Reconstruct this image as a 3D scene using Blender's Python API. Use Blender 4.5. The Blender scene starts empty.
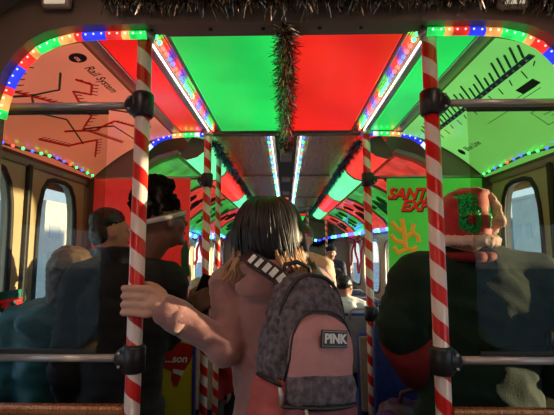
import bpy, bmesh, math, random
from mathutils import Vector, Matrix, noise, Euler
random.seed(7)
S = bpy.context.scene; COL = S.collection; PI = math.pi; R = math.radians
H = 1.42
# ------------------------------------------------------------------ camera
cam = bpy.data.cameras.new('camera'); co = bpy.data.objects.new('camera', cam); COL.objects.link(co)
cam.sensor_width = 36; cam.lens = 405/554*36; cam.clip_start = .02
co.location = (0, 0, H); co.rotation_euler = (R(96), 0, R(1.3)); S.camera = co
RM = co.rotation_euler.to_matrix()
def at(px, py, Y):
    d = RM @ Vector(((px-277)/405, (207.5-py)/405, -1)); d *= Y/d.y
    return Vector((d.x, d.y, d.z+H))
# ------------------------------------------------------------------ materials
def nt(name):
    m = bpy.data.materials.new(name); m.use_nodes = True; n = m.node_tree
    return m, n, n.nodes['Principled BSDF']
def mat(name, col, rough=.5, metal=0, em=None, es=0, var=.15, nscale=25, bump=0, bscale=120, sheen=0, coat=0, alpha=1):
    m, n, b = nt(name)
    b.inputs['Roughness'].default_value = rough; b.inputs['Metallic'].default_value = metal
    b.inputs['Coat Weight'].default_value = coat
    b.inputs['Sheen Weight'].default_value = sheen
    tc = n.nodes.new('ShaderNodeTexCoord'); nz = n.nodes.new('ShaderNodeTexNoise'); nz.inputs['Scale'].default_value = nscale
    nz.inputs['Detail'].default_value = 4
    n.links.new(tc.outputs['Object'], nz.inputs['Vector'])
    rp = n.nodes.new('ShaderNodeValToRGB'); rp.color_ramp.elements[0].position = .3; rp.color_ramp.elements[1].position = .7
    c0 = [max(0, c*(1-var)) for c in col]; c1 = [min(1, c*(1+var)) for c in col]
    rp.color_ramp.elements[0].color = (*c0, 1); rp.color_ramp.elements[1].color = (*c1, 1)
    n.links.new(nz.outputs['Fac'], rp.inputs['Fac']); n.links.new(rp.outputs['Color'], b.inputs['Base Color'])
    if bump:
        nb = n.nodes.new('ShaderNodeTexNoise'); nb.inputs['Scale'].default_value = bscale; nb.inputs['Detail'].default_value = 3
        n.links.new(tc.outputs['Object'], nb.inputs['Vector'])
        bp = n.nodes.new('ShaderNodeBump'); bp.inputs['Strength'].default_value = bump; bp.inputs['Distance'].default_value = .004
        n.links.new(nb.outputs['Fac'], bp.inputs['Height']); n.links.new(bp.outputs['Normal'], b.inputs['Normal'])
    if em:
        b.inputs['Emission Color'].default_value = (*em, 1); b.inputs['Emission Strength'].default_value = es
    return m
def lamp_mat(name, col, es, var=.12, scale=3):
    m, n, b = nt(name)
    b.inputs['Base Color'].default_value = (*[c*.6 for c in col], 1); b.inputs['Roughness'].default_value = .25
    tc = n.nodes.new('ShaderNodeTexCoord'); nz = n.nodes.new('ShaderNodeTexNoise'); nz.inputs['Scale'].default_value = scale
    n.links.new(tc.outputs['Object'], nz.inputs['Vector'])
    mr = n.nodes.new('ShaderNodeMapRange'); mr.inputs['From Min'].default_value = .3; mr.inputs['From Max'].default_value = .7
    mr.inputs['To Min'].default_value = es*(1-var); mr.inputs['To Max'].default_value = es*(1+var)
    n.links.new(nz.outputs['Fac'], mr.inputs['Value']); n.links.new(mr.outputs['Result'], b.inputs['Emission Strength'])
    b.inputs['Emission Color'].default_value = (*col, 1)
    return m
def glass_mat(name, tint=(1, 1, 1), refl=.12, rough=.0):
    m, n, b = nt(name); n.nodes.remove(b)
    out = n.nodes['Material Output']; t = n.nodes.new('ShaderNodeBsdfTransparent'); g = n.nodes.new('ShaderNodeBsdfGlossy')
    t.inputs['Color'].default_value = (*tint, 1); g.inputs['Roughness'].default_value = rough
    lw0 = n.nodes.new('ShaderNodeLayerWeight'); lw0.inputs['Blend'].default_value = .5
    lw = n.nodes.new('ShaderNodeMath'); lw.operation = 'POWER'; lw.inputs[1].default_value = 5; n.links.new(lw0.outputs['Facing'], lw.inputs[0])
    mr = n.nodes.new('ShaderNodeMapRange'); mr.inputs['To Min'].default_value = refl; mr.inputs['To Max'].default_value = .7
    mx = n.nodes.new('ShaderNodeMixShader')
    n.links.new(lw.outputs[0], mr.inputs['Value']); n.links.new(mr.outputs['Result'], mx.inputs['Fac'])
    n.links.new(t.outputs[0], mx.inputs[1]); n.links.new(g.outputs[0], mx.inputs[2]); n.links.new(mx.outputs[0], out.inputs['Surface'])
    return m
def stripe_mat(name, red, white, pitch=.09, phase=0):
    m, n, b = nt(name); b.inputs['Roughness'].default_value = .3
    tc = n.nodes.new('ShaderNodeTexCoord'); sp = n.nodes.new('ShaderNodeSeparateXYZ'); n.links.new(tc.outputs['Object'], sp.inputs[0])
    def ma(op, a, bb=None):
        q = n.nodes.new('ShaderNodeMath'); q.operation = op
        for i, v in enumerate((a, bb)):
            if v is None: continue
            if isinstance(v, (int, float)): q.inputs[i].default_value = v
            else: n.links.new(v, q.inputs[i])
        return q.outputs[0]
    ang = ma('DIVIDE', ma('ARCTAN2', sp.outputs['Y'], sp.outputs['X']), 2*PI)
    v = ma('FRACT', ma('ADD', ma('ADD', ang, ma('DIVIDE', sp.outputs['Z'], pitch)), 20+phase))
    g = ma('GREATER_THAN', v, .52)
    mx = n.nodes.new('ShaderNodeMix'); mx.data_type = 'RGBA'
    n.links.new(g, mx.inputs['Factor']); mx.inputs['A'].default_value = (*white, 1); mx.inputs['B'].default_value = (*red, 1)
    n.links.new(mx.outputs['Result'], b.inputs['Base Color'])
    return m
M = {}
M['plastic'] = mat('brown_plastic', (.20, .135, .10), .42, var=.08, nscale=8)
M['plastic_light'] = mat('beige_plastic', (.42, .31, .22), .4, var=.08, nscale=6)
M['wall'] = mat('cream_wall', (.50, .40, .25), .45, var=.1, nscale=5)
M['wall_d'] = mat('tan_wall', (.30, .23, .17), .45, var=.1, nscale=5)
M['steel'] = mat('brushed_steel', (.62, .24, .10), .26, .6, var=.1, nscale=6)
def ridged(m):
    n = m.node_tree; b = n.nodes['Principled BSDF']; tc = n.nodes.new('ShaderNodeTexCoord'); mp_ = n.nodes.new('ShaderNodeMapping')
    mp_.inputs['Scale'].default_value = (160, 2, 2); nz = n.nodes.new('ShaderNodeTexNoise'); nz.inputs['Scale'].default_value = 1; nz.inputs['Detail'].default_value = 2
    bp = n.nodes.new('ShaderNodeBump'); bp.inputs['Strength'].default_value = .9; bp.inputs['Distance'].default_value = .006
    n.links.new(tc.outputs['Object'], mp_.inputs[0]); n.links.new(mp_.outputs[0], nz.inputs['Vector']); n.links.new(nz.outputs['Fac'], bp.inputs['Height']); n.links.new(bp.outputs[0], b.inputs['Normal'])
ridged(M['steel'])
M['trim'] = mat('aluminium_trim', (.42, .36, .31), .35, .9, var=.06)
M['tube'] = mat('aluminium_tube', (.50, .46, .44), .38, .45, var=.05)
M['lens'] = lamp_mat('pale_lens', (.9, .75, .55), .5)
M['rubber'] = mat('black_rubber', (.012, .012, .013), .6)
M['black'] = mat('black_clamp', (.012, .012, .014), .38, var=.2)
M['floor'] = mat('speckled_floor', (.05, .045, .045), .5, var=.6, nscale=220)
M['green_panel'] = lamp_mat('green_gel_light', (.012, .62, .09), 1.05, .22, 2.5)  # uneven glow paints in reflections on the glossy panel
M['red_panel'] = lamp_mat('red_gel_light', (.80, .012, .008), 1.0, .25, 2.5)  # gloss reflections are put into this uneven glow too
M['green_map'] = lamp_mat('green_glow_print', (.20, .66, .14), .85, .1)  # green light falling on the line map, put in as print glow
M['red_map'] = lamp_mat('red_glow_print', (.78, .20, .11), .7, .15)  # red light on the rail map is put into the print as glow
M['green_cove'] = lamp_mat('green_cove', (.12, .80, .30), 1.5)
M['red_cove'] = lamp_mat('red_cove', (.90, .035, .02), 1.3)
M['green_glow_ad'] = lamp_mat('green_glow_ad', (.06, .5, .06), .6, .5, 9)  # green cove light on advert cards, put in as their own glow
M['red_glow_ad'] = lamp_mat('red_glow_ad', (.75, .05, .03), .75, .4, 9)  # same for red cove light: the card itself glows
M['white_lamp'] = lamp_mat('warm_white_diffuser', (1, .66, .52), 6)
M['ink'] = mat('black_ink', (.008, .008, .012), .6)
M['ink_red'] = mat('glowing_red_ink', (.45, .006, .01), .6, em=(.5, .0, .0), es=.35)  # faint red glow added so strokes read red on the map
M['ink_green'] = mat('green_ink', (.01, .10, .03), .6)
M['ink_teal'] = mat('teal_ink', (.01, .13, .16), .6)
M['ink_white'] = mat('white_ink', (.75, .75, .7), .5)
M['ink_brown'] = mat('brown_ink', (.13, .035, .02), .6)
M['stripe'] = stripe_mat('candy_stripe_wrap', (.62, .012, .012), (.78, .66, .60))
M['stripe2'] = stripe_mat('candy_stripe_wrap_b', (.62, .012, .012), (.78, .66, .60), phase=.45)
M['glass'] = glass_mat('partition_glass', (.84, .83, .76), .014)
M['pane'] = glass_mat('window_glass', (.92, .95, .97), .06)
M['tinsel'] = mat('dark_tinsel', (.42, .36, .28), .22, 1, var=.9, nscale=90)
M['tinsel_blue'] = mat('blue_tinsel', (.06, .10, .16), .2, 1, var=.9, nscale=90)
LED = {'g': (.03, 1, .15), 'r': (1, .04, .03), 'b': (.03, .05, 1), 'o': (1, .45, .12), 'w': (.75, .9, 1), 'c': (.1, .8, .9)}
for k, c in LED.items():
    M['led_'+k] = lamp_mat('led_'+k, tuple(min(1, x*.8+.2) for x in c), 4, 0)
    M['tube_'+k] = lamp_mat('rope_tube_'+k, c, .95, .45, 30)
# ------------------------------------------------------------------ helpers
def tag(o, label=None, cat=None, group=None, kind=None):
    if label: o['label'] = label
    if cat: o['category'] = cat
    if group: o['group'] = group
    if kind: o['kind'] = kind
    return o
def empty(name, loc, label, cat, group=None, rz=0):
    o = bpy.data.objects.new(name, None); COL.objects.link(o); o.location = loc; o.rotation_euler = (0, 0, rz)
    o.empty_display_size = .05
    bpy.context.view_layer.update()
    return tag(o, label, cat, group)
def link(name, me, mats, parent=None, origin=None, smooth=False):
    """me is in world coordinates; parent keeps world position"""
    if not isinstance(mats, (list, tuple)): mats = [mats]
    for m in mats: me.materials.append(m)
    o = bpy.data.objects.new(name, me); COL.objects.link(o)
    if smooth:
        for p in me.polygons: p.use_smooth = True
    if origin is not None:
        me.transform(Matrix.Translation(-Vector(origin))); o.location = origin
    if parent:
        bpy.context.view_layer.update()
        o.parent = parent; o.matrix_parent_inverse = parent.matrix_world.inverted()
    return o
class MB:
    def __init__(s): s.bm = bmesh.new()
    def box(s, c, size, rot=None, bevel=0, mi=0, seg=2):
        t = bmesh.new(); bmesh.ops.create_cube(t, size=1); bmesh.ops.scale(t, vec=size, verts=t.verts)
        if bevel: bmesh.ops.bevel(t, geom=t.edges[:], offset=bevel, segments=seg, profile=.5, affect='EDGES')
        if rot is not None: bmesh.ops.transform(t, matrix=rot.to_matrix().to_4x4() if isinstance(rot, Euler) else rot, verts=t.verts)
        bmesh.ops.translate(t, vec=c, verts=t.verts); return s.add(t, mi)
    def add(s, t, mi=0):
        for f in t.faces: f.material_index = mi
        me = bpy.data.meshes.new('t'); t.to_mesh(me); t.free(); s.bm.from_mesh(me); bpy.data.meshes.remove(me); return s
    def ell(s, c, r, rot=None, mi=0, sub=3):
        t = bmesh.new(); bmesh.ops.create_icosphere(t, subdivisions=sub, radius=1)
        if isinstance(r, (int, float)): r = (r, r, r)
        bmesh.ops.scale(t, vec=r, verts=t.verts)
        if rot is not None: bmesh.ops.transform(t, matrix=rot.to_matrix().to_4x4(), verts=t.verts)
        bmesh.ops.translate(t, vec=c, verts=t.verts); return s.add(t, mi)
    def loft(s, rings, mi=0, cap=True, mis=None, closed=False):
        bm = s.bm; V = [[bm.verts.new(p) for p in r] for r in rings]; n = len(rings[0])
        L = len(V); rng = range(L if closed else L-1)
        for i in rng:
            for j in range(n):
                a, b, c, d = V[i][j], V[i][(j+1) % n], V[(i+1) % L][(j+1) % n], V[(i+1) % L][j]
                f = bm.faces.new((a, b, c, d)); f.material_index = mis[i] if mis else mi
        if cap and not closed:
            f = bm.faces.new(list(reversed(V[0]))); f.material_index = mis[0] if mis else mi
            f = bm.faces.new(V[-1]); f.material_index = mis[-1] if mis else mi
        return s
    def tube(s, pts, r, n=8, mi=0, mis=None, cap=True):
        pts = [Vector(p) for p in pts]
        if isinstance(r, (int, float)): r = [r]*len(pts)
        rings = []; up = None
        for i, p in enumerate(pts):
            a = pts[max(0, i-1)]; b = pts[min(len(pts)-1, i+1)]; d = (b-a).normalized()
            if up is None:
                up = Vector((0, 0, 1)) if abs(d.z) < .9 else Vector((1, 0, 0))
            u = (up-d*up.dot(d))
            u = u.normalized() if u.length > 1e-5 else d.orthogonal().normalized()
            w = d.cross(u); up = u
            rings.append([p+(u*math.cos(2*PI*k/n)+w*math.sin(2*PI*k/n))*r[i] for k in range(n)])
        return s.loft(rings, mi, cap, mis)
    def limb(s, pts, r):
        """tapered capsule chain"""
        s.tube(pts, r, 12)
        for p, q in zip(pts, r): s.ell(p, q, sub=2)
        return s
    def secs(s, secs, n=20, mi=0):
        """elliptic sections (centre, rx, ry, rotz)"""
        rings = []
        for q in secs:
            c, rx, ry = q[:3]; rz = q[3] if len(q) > 3 else 0
            rings.append([Vector(c)+Vector((math.cos(t)*rx*math.cos(rz)-math.sin(t)*ry*math.sin(rz), math.cos(t)*rx*math.sin(rz)+math.sin(t)*ry*math.cos(rz), 0)) for t in [2*PI*k/n for k in range(n)]])
        return s.loft(rings, mi)
    def quad(s, a, b, c, d, mi=0):
        f = s.bm.faces.new([s.bm.verts.new(p) for p in (a, b, c, d)]); f.material_index = mi; return s
    def mesh(s, name='m', recalc=True):
        if recalc: bmesh.ops.recalc_face_normals(s.bm, faces=s.bm.faces[:])
        me = bpy.data.meshes.new(name); s.bm.to_mesh(me); s.bm.free(); return me
    def build(s, name, mats, parent=None, smooth=False, origin=None):
        return link(name, s.mesh(name), mats, parent, origin, smooth)
def fuse(mb, voxel=.008, smooth=4, wr=0, wf=14, squash=None):
    me = mb.mesh('f'); o = bpy.data.objects.new('tmp', me); COL.objects.link(o)
    r = o.modifiers.new('r', 'REMESH'); r.mode = 'VOXEL'; r.voxel_size = voxel; r.use_smooth_shade = True
    q = o.modifiers.new('s', 'SMOOTH'); q.iterations = smooth; q.factor = .5
    dg = bpy.context.evaluated_depsgraph_get(); e = o.evaluated_get(dg); out = bpy.data.meshes.new_from_object(e)
    bpy.data.objects.remove(o); bpy.data.meshes.remove(me)
    if wr:
        ns = [v.normal.copy() for v in out.vertices]
        for v, nn in zip(out.vertices, ns):
            p = v.co; w = noise.noise(Vector((p.x*wf, p.y*wf, p.z*wf*2.2)))
            w2 = 1-abs(noise.noise(Vector((p.x*wf*.8+5, p.y*wf*.8, p.z*wf*1.9+p.x*wf)))*2)
            v.co = p+nn*wr*(w+.8*w2-.4)
    return out
def thing_mesh(name, me, mats, label, cat, group=None, smooth=False, kind=None, origin=None):
    return tag(link(name, me, mats, None, origin, smooth), label, cat, group, kind)
def struct(o): o['kind'] = 'structure'; return o
def textm(txt, size, shear=0, ext=0, bold=0):
    c = bpy.data.curves.new('t', 'FONT'); c.body = txt; c.size = size; c.shear = shear; c.extrude = ext; c.offset = bold
    c.align_x = 'CENTER'; c.align_y = 'CENTER'; c.resolution_u = 3
    o = bpy.data.objects.new('t', c); COL.objects.link(o)
    dg = bpy.context.evaluated_depsgraph_get(); me = bpy.data.meshes.new_from_object(o.evaluated_get(dg))
    bpy.data.objects.remove(o); bpy.data.curves.remove(c); return me
# ------------------------------------------------------------------ setting
D1, D2, D3, D4 = 1.05, 2.0, 6.5, 8.4
Z = lambda z: H+z
def slab_profile(name, prof, y0, y1, th, m, parent=None, both=False):
    """thin shell following a (x,z) profile, extruded along y"""
    mb = MB(); n = len(prof); A = []
    for (x, z) in prof: A.append(Vector((x, 0, z)))
    out = []
    for i, p in enumerate(A):
        a = A[max(0, i-1)]; b = A[min(n-1, i+1)]; d = (b-a).normalized(); nn = Vector((-d.z, 0, d.x))
        if nn.z < 0 or (abs(nn.z) < 1e-3 and nn.x*p.x < 0): nn = -nn
        out.append(p+nn*th)
    loop = A+out[::-1]
    mb.loft([[Vector((q.x, y0, q.z)) for q in loop], [Vector((q.x, y1, q.z)) for q in loop]])
    return mb.build(name, m, parent)
def covep(t): return (.575+.40*t, Z(.577-.05*t-.17*t*t))
# floor
struct(MB().box((0, 3.4, -.02), (2.1, 10.4, .04)).build('floor', M['floor']))
# ceiling (one shell per zone)
for (y0, y1, zz, nm) in ((-1.8, 1.0, .70, 0), (D1, D2, .612, 1), (D2+.05, D3, .612, 2), (D3+.05, D4, .612, 3)):
    ce = slab_profile('ceiling', [(-.56, Z(zz)), (.56, Z(zz))], y0, y1, .03, [M['plastic_light'], M['plastic'], M['steel'], M['steel']][nm]); struct(ce)
# near cove + walls
for s, sd in ((-1, 'left'), (1, 'right')):
    for (y0, y1, k) in ((-1.8, 1.0, 0), (D1, D2, 1), (D2+.05, D3, 2), (D3+.05, D4, 1)):
        if k == 0: pr = [(.56, .70), (.70, .66), (.84, .55), (.93, .42), (1.0, .36), (1.02, .30)]
        elif k == 1: pr = [(.56, .60)]+[(covep(t/8)[0], covep(t/8)[1]-H+.015) for t in range(9)]+[(1.0, .33), (1.02, .30)]
        else: pr = [(.56, .50), (.66, .47), (.80, .39), (.92, .30), (.99, .20), (1.02, .14)]
        struct(slab_profile('trim_1', [(s*x, Z(z)) for x, z in pr], y0, y1, .02, M['plastic'] if k != 2 else M['wall_d']))
def ring_panel(u0, u1, v0, v1, uc, vc, a, b, n, mp, th, mats, name, parent=None):
    """rectangular sheet with a rounded opening; mp(u,v,w)->xyz"""
    angs = sorted([2*PI*k/56 for k in range(56)]+[math.atan2(v-vc, u-uc) % (2*PI) for u in (u0, u1) for v in (v0, v1)])
    inn, out = [], []
    for t in angs:
        c, sn = math.cos(t), math.sin(t)
        r = (abs(c/a)**n+abs(sn/b)**n)**(-1/n); inn.append((uc+r*c, vc+r*sn))
        q = 1e9
        if c > 1e-9: q = min(q, (u1-uc)/c)
        if c < -1e-9: q = min(q, (u0-uc)/c)
        if sn > 1e-9: q = min(q, (v1-vc)/sn)
        if sn < -1e-9: q = min(q, (v0-vc)/sn)
        out.append((uc+q*c, vc+q*sn))
    mb = MB()
    rings = [[mp(u, v, 0) for u, v in inn], [mp(u, v, 0) for u, v in out], [mp(u, v, th) for u, v in out], [mp(u, v, th) for u, v in inn]]
    mb.loft(rings, closed=True)
    o = mb.build(name, mats, parent)
    return o, inn
def gasket(inn, mp, w, r, parent, name='gasket', m=None):
    pts = [mp(u, v, w) for u, v in inn]; pts.append(pts[0])
    return MB().tube(pts, r, 6, cap=False).build(name, m or M['rubber'], parent, True)
nw = [0, 0]
def door_leaf(s, y0, y1, m, deco=False):
    nw[0] += 1
    mp = lambda u, v, w: Vector((s*(1.0+w), u, v))
    d, inn = ring_panel(y0, y1, .02, Z(.32), (y0+y1)/2, 1.32, .145, .40, 4.2, mp, .035, m, 'door_%d' % nw[0])
    struct(d)
    gasket(inn, mp, -.001, .011, d)
    MB().box((s*1.018, (y0+y1)/2, 1.32), (.006, .27, .79), bevel=.002).build('pane', M['pane'], d)
    MB().box((s*.992, (y0+y1)/2+s*0, .72), (.012, .25, .05), bevel=.004).build('kick_grip', M['tube'], d)
    MB().box((s*.993, y1 if (nw[0] % 2) else y0, 1.0), (.02, .02, 1.5), bevel=.006).build('door_seal', M['rubber'], d)
    return d
for s in (-1, 1):
    for y0 in (1.08, D3+.15):
        a = door_leaf(s, y0, y0+.44, M['wall']); b = door_leaf(s, y0+.445, y0+.885, M['wall'])
    # posts beside the doors
    for (ya, yb) in ((D1-.03, 1.078), (1.967, D2+.05), (D3, D3+.148), (D3+1.037, D4)):
        struct(MB().box((s*1.02, (ya+yb)/2, .86), (.05, yb-ya, 1.74)).build('wall_left' if s < 0 else 'wall_right', M['wall_d']))
    for y0 in (1.08, D3+.15):
        struct(MB().box((s*1.02, y0+.44, Z(.345)), (.06, .90, .05), bevel=.008).build('trim_2', M['wall_d']))
    # seating bay walls with windows
    for i in range(4):
        y0 = D2+.05+i*1.11; nw[1] += 1
        mp = lambda u, v, w: Vector((s*(1.0+w), u, v))
        wl, inn = ring_panel(y0, y0+1.11, .0, Z(.16), y0+.555, 1.24, .45, .29, 5, mp, .04, M['wall'], 'wall_left' if s < 0 else 'wall_right'); struct(wl)
        w = MB().box((s*1.022, y0+.555, 1.24), (.006, .89, .57), bevel=.002).build('window_%d' % nw[1], M['pane']); struct(w)
        gasket(inn, mp, -.001, .014, w, 'window_frame', M['trim'])
    # rear bays (beside and behind the photographer)
    for i in range(2):
        y0 = -1.8+i*1.4; nw[1] += 1
        mp = lambda u, v, w: Vector((s*(1.0+w), u, v))
        wl, inn = ring_panel(y0, y0+1.4, .0, Z(.33), y0+.7, 1.24, .5, .29, 5, mp, .04, M['wall'], 'wall_left' if s < 0 else 'wall_right'); struct(wl)
        w = MB().box((s*1.022, y0+.7, 1.24), (.006, .99, .57), bevel=.002).build('window_%d' % nw[1], M['pane']); struct(w)
        gasket(inn, mp, -.001, .014, w, 'window_frame', M['trim'])
    # outer skin above windows so no daylight leaks in
    struct(slab_profile('trim_4', [(s*.0, 2.30), (s*.7, 2.28), (s*1.05, 1.98), (s*1.09, 1.70)], -1.9, D4+.1, .02, M['plastic']))
struct(MB().box((0, -1.83, 1.1), (2.1, .04, 2.4)).build('wall_back', M['wall_d']))
# end wall with its green-wrapped door
mp = lambda u, v, w: Vector((u, D4+w, v))
M['green_wrap'] = mat('green_door_wrap', (.10, .50, .10), .4, em=(.08, .5, .1), es=.0)
wl, inn = ring_panel(-1.0, 1.0, 0, 2.3, .0, .96, .38, .96, 12, mp, .05, M['plastic_light'], 'wall_front'); struct(wl)
dr, inn = ring_panel(-.375, .375, .01, 1.92, .0, 1.35, .24, .36, 5, lambda u, v, w: Vector((u, D4+.01+w, v)), .03, M['green_wrap'], 'door_9'); struct(dr)
gasket(inn, lambda u, v, w: Vector((u, D4+.01+w, v)), 0, .012, dr)
MB().box((0, D4+.03, 1.35), (.48, .006, .72)).build('pane', M['pane'], dr)
MB().tube([(.30, D4-.02, 1.0), (.30, D4-.03, 1.1)], .01).build('door_handle', M['tube'], dr)
# portals (arched bulkheads)
ARC = [(.385, .588), (.50, .588), (.575, .584), (.632, .570), (.675, .547), (.711, .510), (.738, .465), (.755, .41), (.763, .36)]
def portal(y0, y1, name, dz=0, m=None):
    inner = [(-.763, -H), (-.763, -.5)]+[(-x, z+dz) for x, z in ARC[::-1]]+[(0, .588+dz)]+[(x, z+dz) for x, z in ARC]+[(.763, -.5), (.763, -H)]
    out = []
    for x, z in inner:
        if z <= .37: out.append((math.copysign(1.04, x), z))
        elif abs(x) < .45: out.append((x, .84))
        else:
            d = Vector((abs(x)-.35, z-.05)); k = min((1.04-.35)/d.x, (.84-.05)/d.y)
            out.append((math.copysign(.35+d.x*k, x), .05+d.y*k))
    mb = MB(); rings = []
    for (x, z), (X, ZZ) in zip(inner, out):
        rings.append([Vector((x, y0, Z(z))), Vector((X, y0, Z(ZZ))), Vector((X, y1, Z(ZZ))), Vector((x, y1, Z(z)))])
    mb.loft(rings); return struct(mb.build(name, m or M['plastic']))
p1 = portal(D1-.055, D1+.0, 'trim_5'); p2 = portal(D2, D2+.05, 'trim_6'); p3 = portal(D3, D3+.05, 'trim_7')
for (yy, par, xs) in ((D1-.028, p1, (-.36, -.2, -.06, .09, .2, .36)),):
    for x in xs: MB().ell((x, yy, Z(.586)), (.006, .006, .004), sub=2).build('screw', M['rubber'], par)
# black seal bands on the near cove
for s in (-1, 1):
    mb = MB(); pts = [(s*x, .90, Z(z-.012)) for x, z in ((.60, .69), (.70, .655), (.84, .545), (.93, .41), (.99, .34))]
    struct(mb.tube(pts, .014, 8).build('trim_8', M['rubber'], None, True))
for s, sd in ((-1, 'left'), (1, 'right')):
    c = at(57 if s < 0 else 512, 1, D1-.075); r_ = empty('emergency_light', c, 'small pale emergency light at the top %s above the nearest arch' % sd, 'light')
    MB().box(c, (.075, .022, .04), bevel=.009, seg=3).build('housing', M['plastic_light'], r_, True); MB().box(c+Vector((0, -.010, -.002)), (.055, .008, .024), bevel=.003).build('lens', M['lens'], r_)
# longitudinal metal trims
for s in (-1, 1):
    for (x, z, w) in ((.335, .604, .012), (.408, .604, .022), (.555, .596, .04)):
        struct(MB().box((s*x, (D1+D2)/2, Z(z)), (w, D2-D1, .014), bevel=.003).build('trim_9', M['trim']))
    struct(MB().box((s*.37, (D1+D2)/2, Z(.607)), (.055, D2-D1, .01)).build('trim_10', M['steel']))
for yy in (3.3, 4.7, 5.8):
    struct(MB().box((0, yy, Z(.609)), (.72, .012, .008)).build('trim_11', M['plastic']))
# ------------------------------------------------------------------ light panels
def ceilpanel(x0, x1, y0, y1, m, label, name='ceiling_light_panel', z=.600):
    r = empty(name, ((x0+x1)/2, (y0+y1)/2, Z(z)), label, 'ceiling light')
    MB().box(((x0+x1)/2, (y0+y1)/2, Z(z)), (x1-x0, y1-y0, .010), bevel=.003).build('diffuser', m, r)
    f = MB()
    for y in (y0-.008, y1+.008): f.box(((x0+x1)/2, y, Z(z)), (x1-x0+.02, .016, .016), bevel=.003)
    f.build('frame', M['plastic'], r)
    return r
ceilpanel(-.325, -.015, D1+.02, D2-.02, M['green_panel'], 'large glowing green ceiling light panel left of the tinsel')
ceilpanel(-.34, .34, D3+.12, D3+.55, M['red_panel'], 'added red glowing panel for the red-lit beam just past the far arch')  # added panel stands in for the far beam lit red
ceilpanel(-.34, .34, D3+.62, D4-.15, M['green_panel'], 'distant green ceiling light panel before the end door')
ceilpanel(.015, .325, D1+.02, D2-.02, M['red_panel'], 'large glowing red ceiling light panel right of the tinsel')
for s, mt, lb in ((-1, 'red_panel', 'narrow glowing red light strip between rope light and rail map, left'), (1, 'green_panel', 'narrow glowing green light strip between rope light and line map, right')):
    x0, x1 = (-.533, -.422) if s < 0 else (.422, .533)
    ceilpanel(x0, x1, D1+.02, D2-.02, M[mt], lb, 'light_strip')
# rear lamps of the car (behind and beside the photographer)
for s, lb in ((-1, 'warm white ceiling lamp above the left edge of the near bay'), (1, 'warm white ceiling lamp above the right edge of the near bay')):
    r = empty('ceiling_lamp', (s*.50, .1, Z(.69)), lb, 'ceiling light')
    MB().box((s*.50, .1, Z(.685)), (.13, 1.3, .02), bevel=.008).build('diffuser', M['white_lamp'], r)
    MB().box((s*.50, .1, Z(.696)), (.16, 1.34, .012), bevel=.004).build('frame', M['plastic_light'], r)
def on_cove(s, yy, t, off=.004):
    x, z = covep(t); x2, z2 = covep(t+.01); n = Vector((-(z2-z), 0, (x2-x))).normalized()*-1
    if n.z > 0: n = -n
    return Vector((s*(x+n.x*off), yy, z+n.z*off))
def cove_panel(s, y0, y1, m, name, label, cat):
    r = empty(name, ((s*.77, (y0+y1)/2, Z(.50))), label, cat)
    mb = MB(); rings = []
    for k in range(17):
        t = k/16; rings.append([on_cove(s, y0, t, .003), on_cove(s, y1, t, .003), on_cove(s, y1, t, -.002), on_cove(s, y0, t, -.002)])
    mb.loft(rings).build('print', m, r)
    return r
def strokes(s, lines, w, name, m, par, off=.006):
    mb = MB()
    for ln in lines:
        dense = []
        for (a, b) in zip(ln[:-1], ln[1:]):
            for k in range(4): dense.append((a[0]+(b[0]-a[0])*k/4, a[1]+(b[1]-a[1])*k/4))
        dense.append(ln[-1])
        mb.tube([on_cove(s, y, t, off) for y, t in dense], w, 4)
    return mb.build(name, m, par)
def cove_text(s, txt, size, yc, tc, name, m, par, rot=0):
    me = textm(txt, size, bold=.0006)
    for v in me.vertices:
        x, y = v.co.x*math.cos(rot)-v.co.y*math.sin(rot), v.co.x*math.sin(rot)+v.co.y*math.cos(rot)
        # left side reads towards +y, right side towards -y; up is towards the ceiling
        v.co = on_cove(s, yc+(x if s < 0 else -x), tc-y/.43, .006)
    return link(name, me, m, par)
# left: rail map
mpl = cove_panel(-1, D1+.02, D2-.02, M['red_map'], 'rail_map', 'rail system map with painted-in red glow on the curved panel above the left door', 'map')
red = [[(1.10, .50), (1.16, .62), (1.36, .50), (1.40, .36)], [(1.10, .50), (1.08, .36)], [(1.36, .50), (1.50, .44), (1.56, .60), (1.85, .50)], [(1.24, .26), (1.30, .20), (1.36, .28), (1.30, .36), (1.40, .42)],
       [(1.50, .70), (1.62, .55), (1.62, .35), (1.75, .25)], [(1.44, .85), (1.60, .80), (1.70, .62)], [(1.70, .62), (1.82, .78)], [(1.75, .25), (1.9, .3)]]
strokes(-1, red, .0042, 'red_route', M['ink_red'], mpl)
strokes(-1, [[(1.18, .30), (1.26, .42), (1.22, .58), (1.30, .68), (1.44, .60)], [(1.22, .58), (1.14, .72)], [(1.44, .60), (1.66, .72)]], .0036, 'green_route', M['ink_green'], mpl)
strokes(-1, [[(1.5, .3), (1.6, .15), (1.8, .12)], [(1.56, .60), (1.66, .40), (1.9, .38)]], .0032, 'brown_route', M['ink_brown'], mpl)
tk = []
for ln in red:
    for (a, b) in zip(ln[:-1], ln[1:]):
        L = math.hypot(b[0]-a[0], (b[1]-a[1])*.43); n = max(2, int(L/.022))
        for k in range(n):
            y = a[0]+(b[0]-a[0])*k/n; t = a[1]+(b[1]-a[1])*k/n; tk.append([(y, t), (y+.018, t-.035)])
strokes(-1, tk, .0015, 'station_ticks', M['ink_brown'], mpl)
cove_text(-1, 'Rail System', .044, 1.29, .10, 'title', M['ink'], mpl)
mb = MB(); ctr = [on_cove(-1, 1.13+.026*math.cos(a), .10+.06*math.sin(a), .005) for a in [2*PI*k/24 for k in range(24)]]
mb.loft([ctr, [p+Vector((0, 0, -.002)) for p in ctr]]); lg = mb.build('logo_disc', M['ink'], mpl)
cove_text(-1, 'cta', .022, 1.13, .10, 'logo_text', M['red_map'], mpl).location.z -= .003
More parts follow.
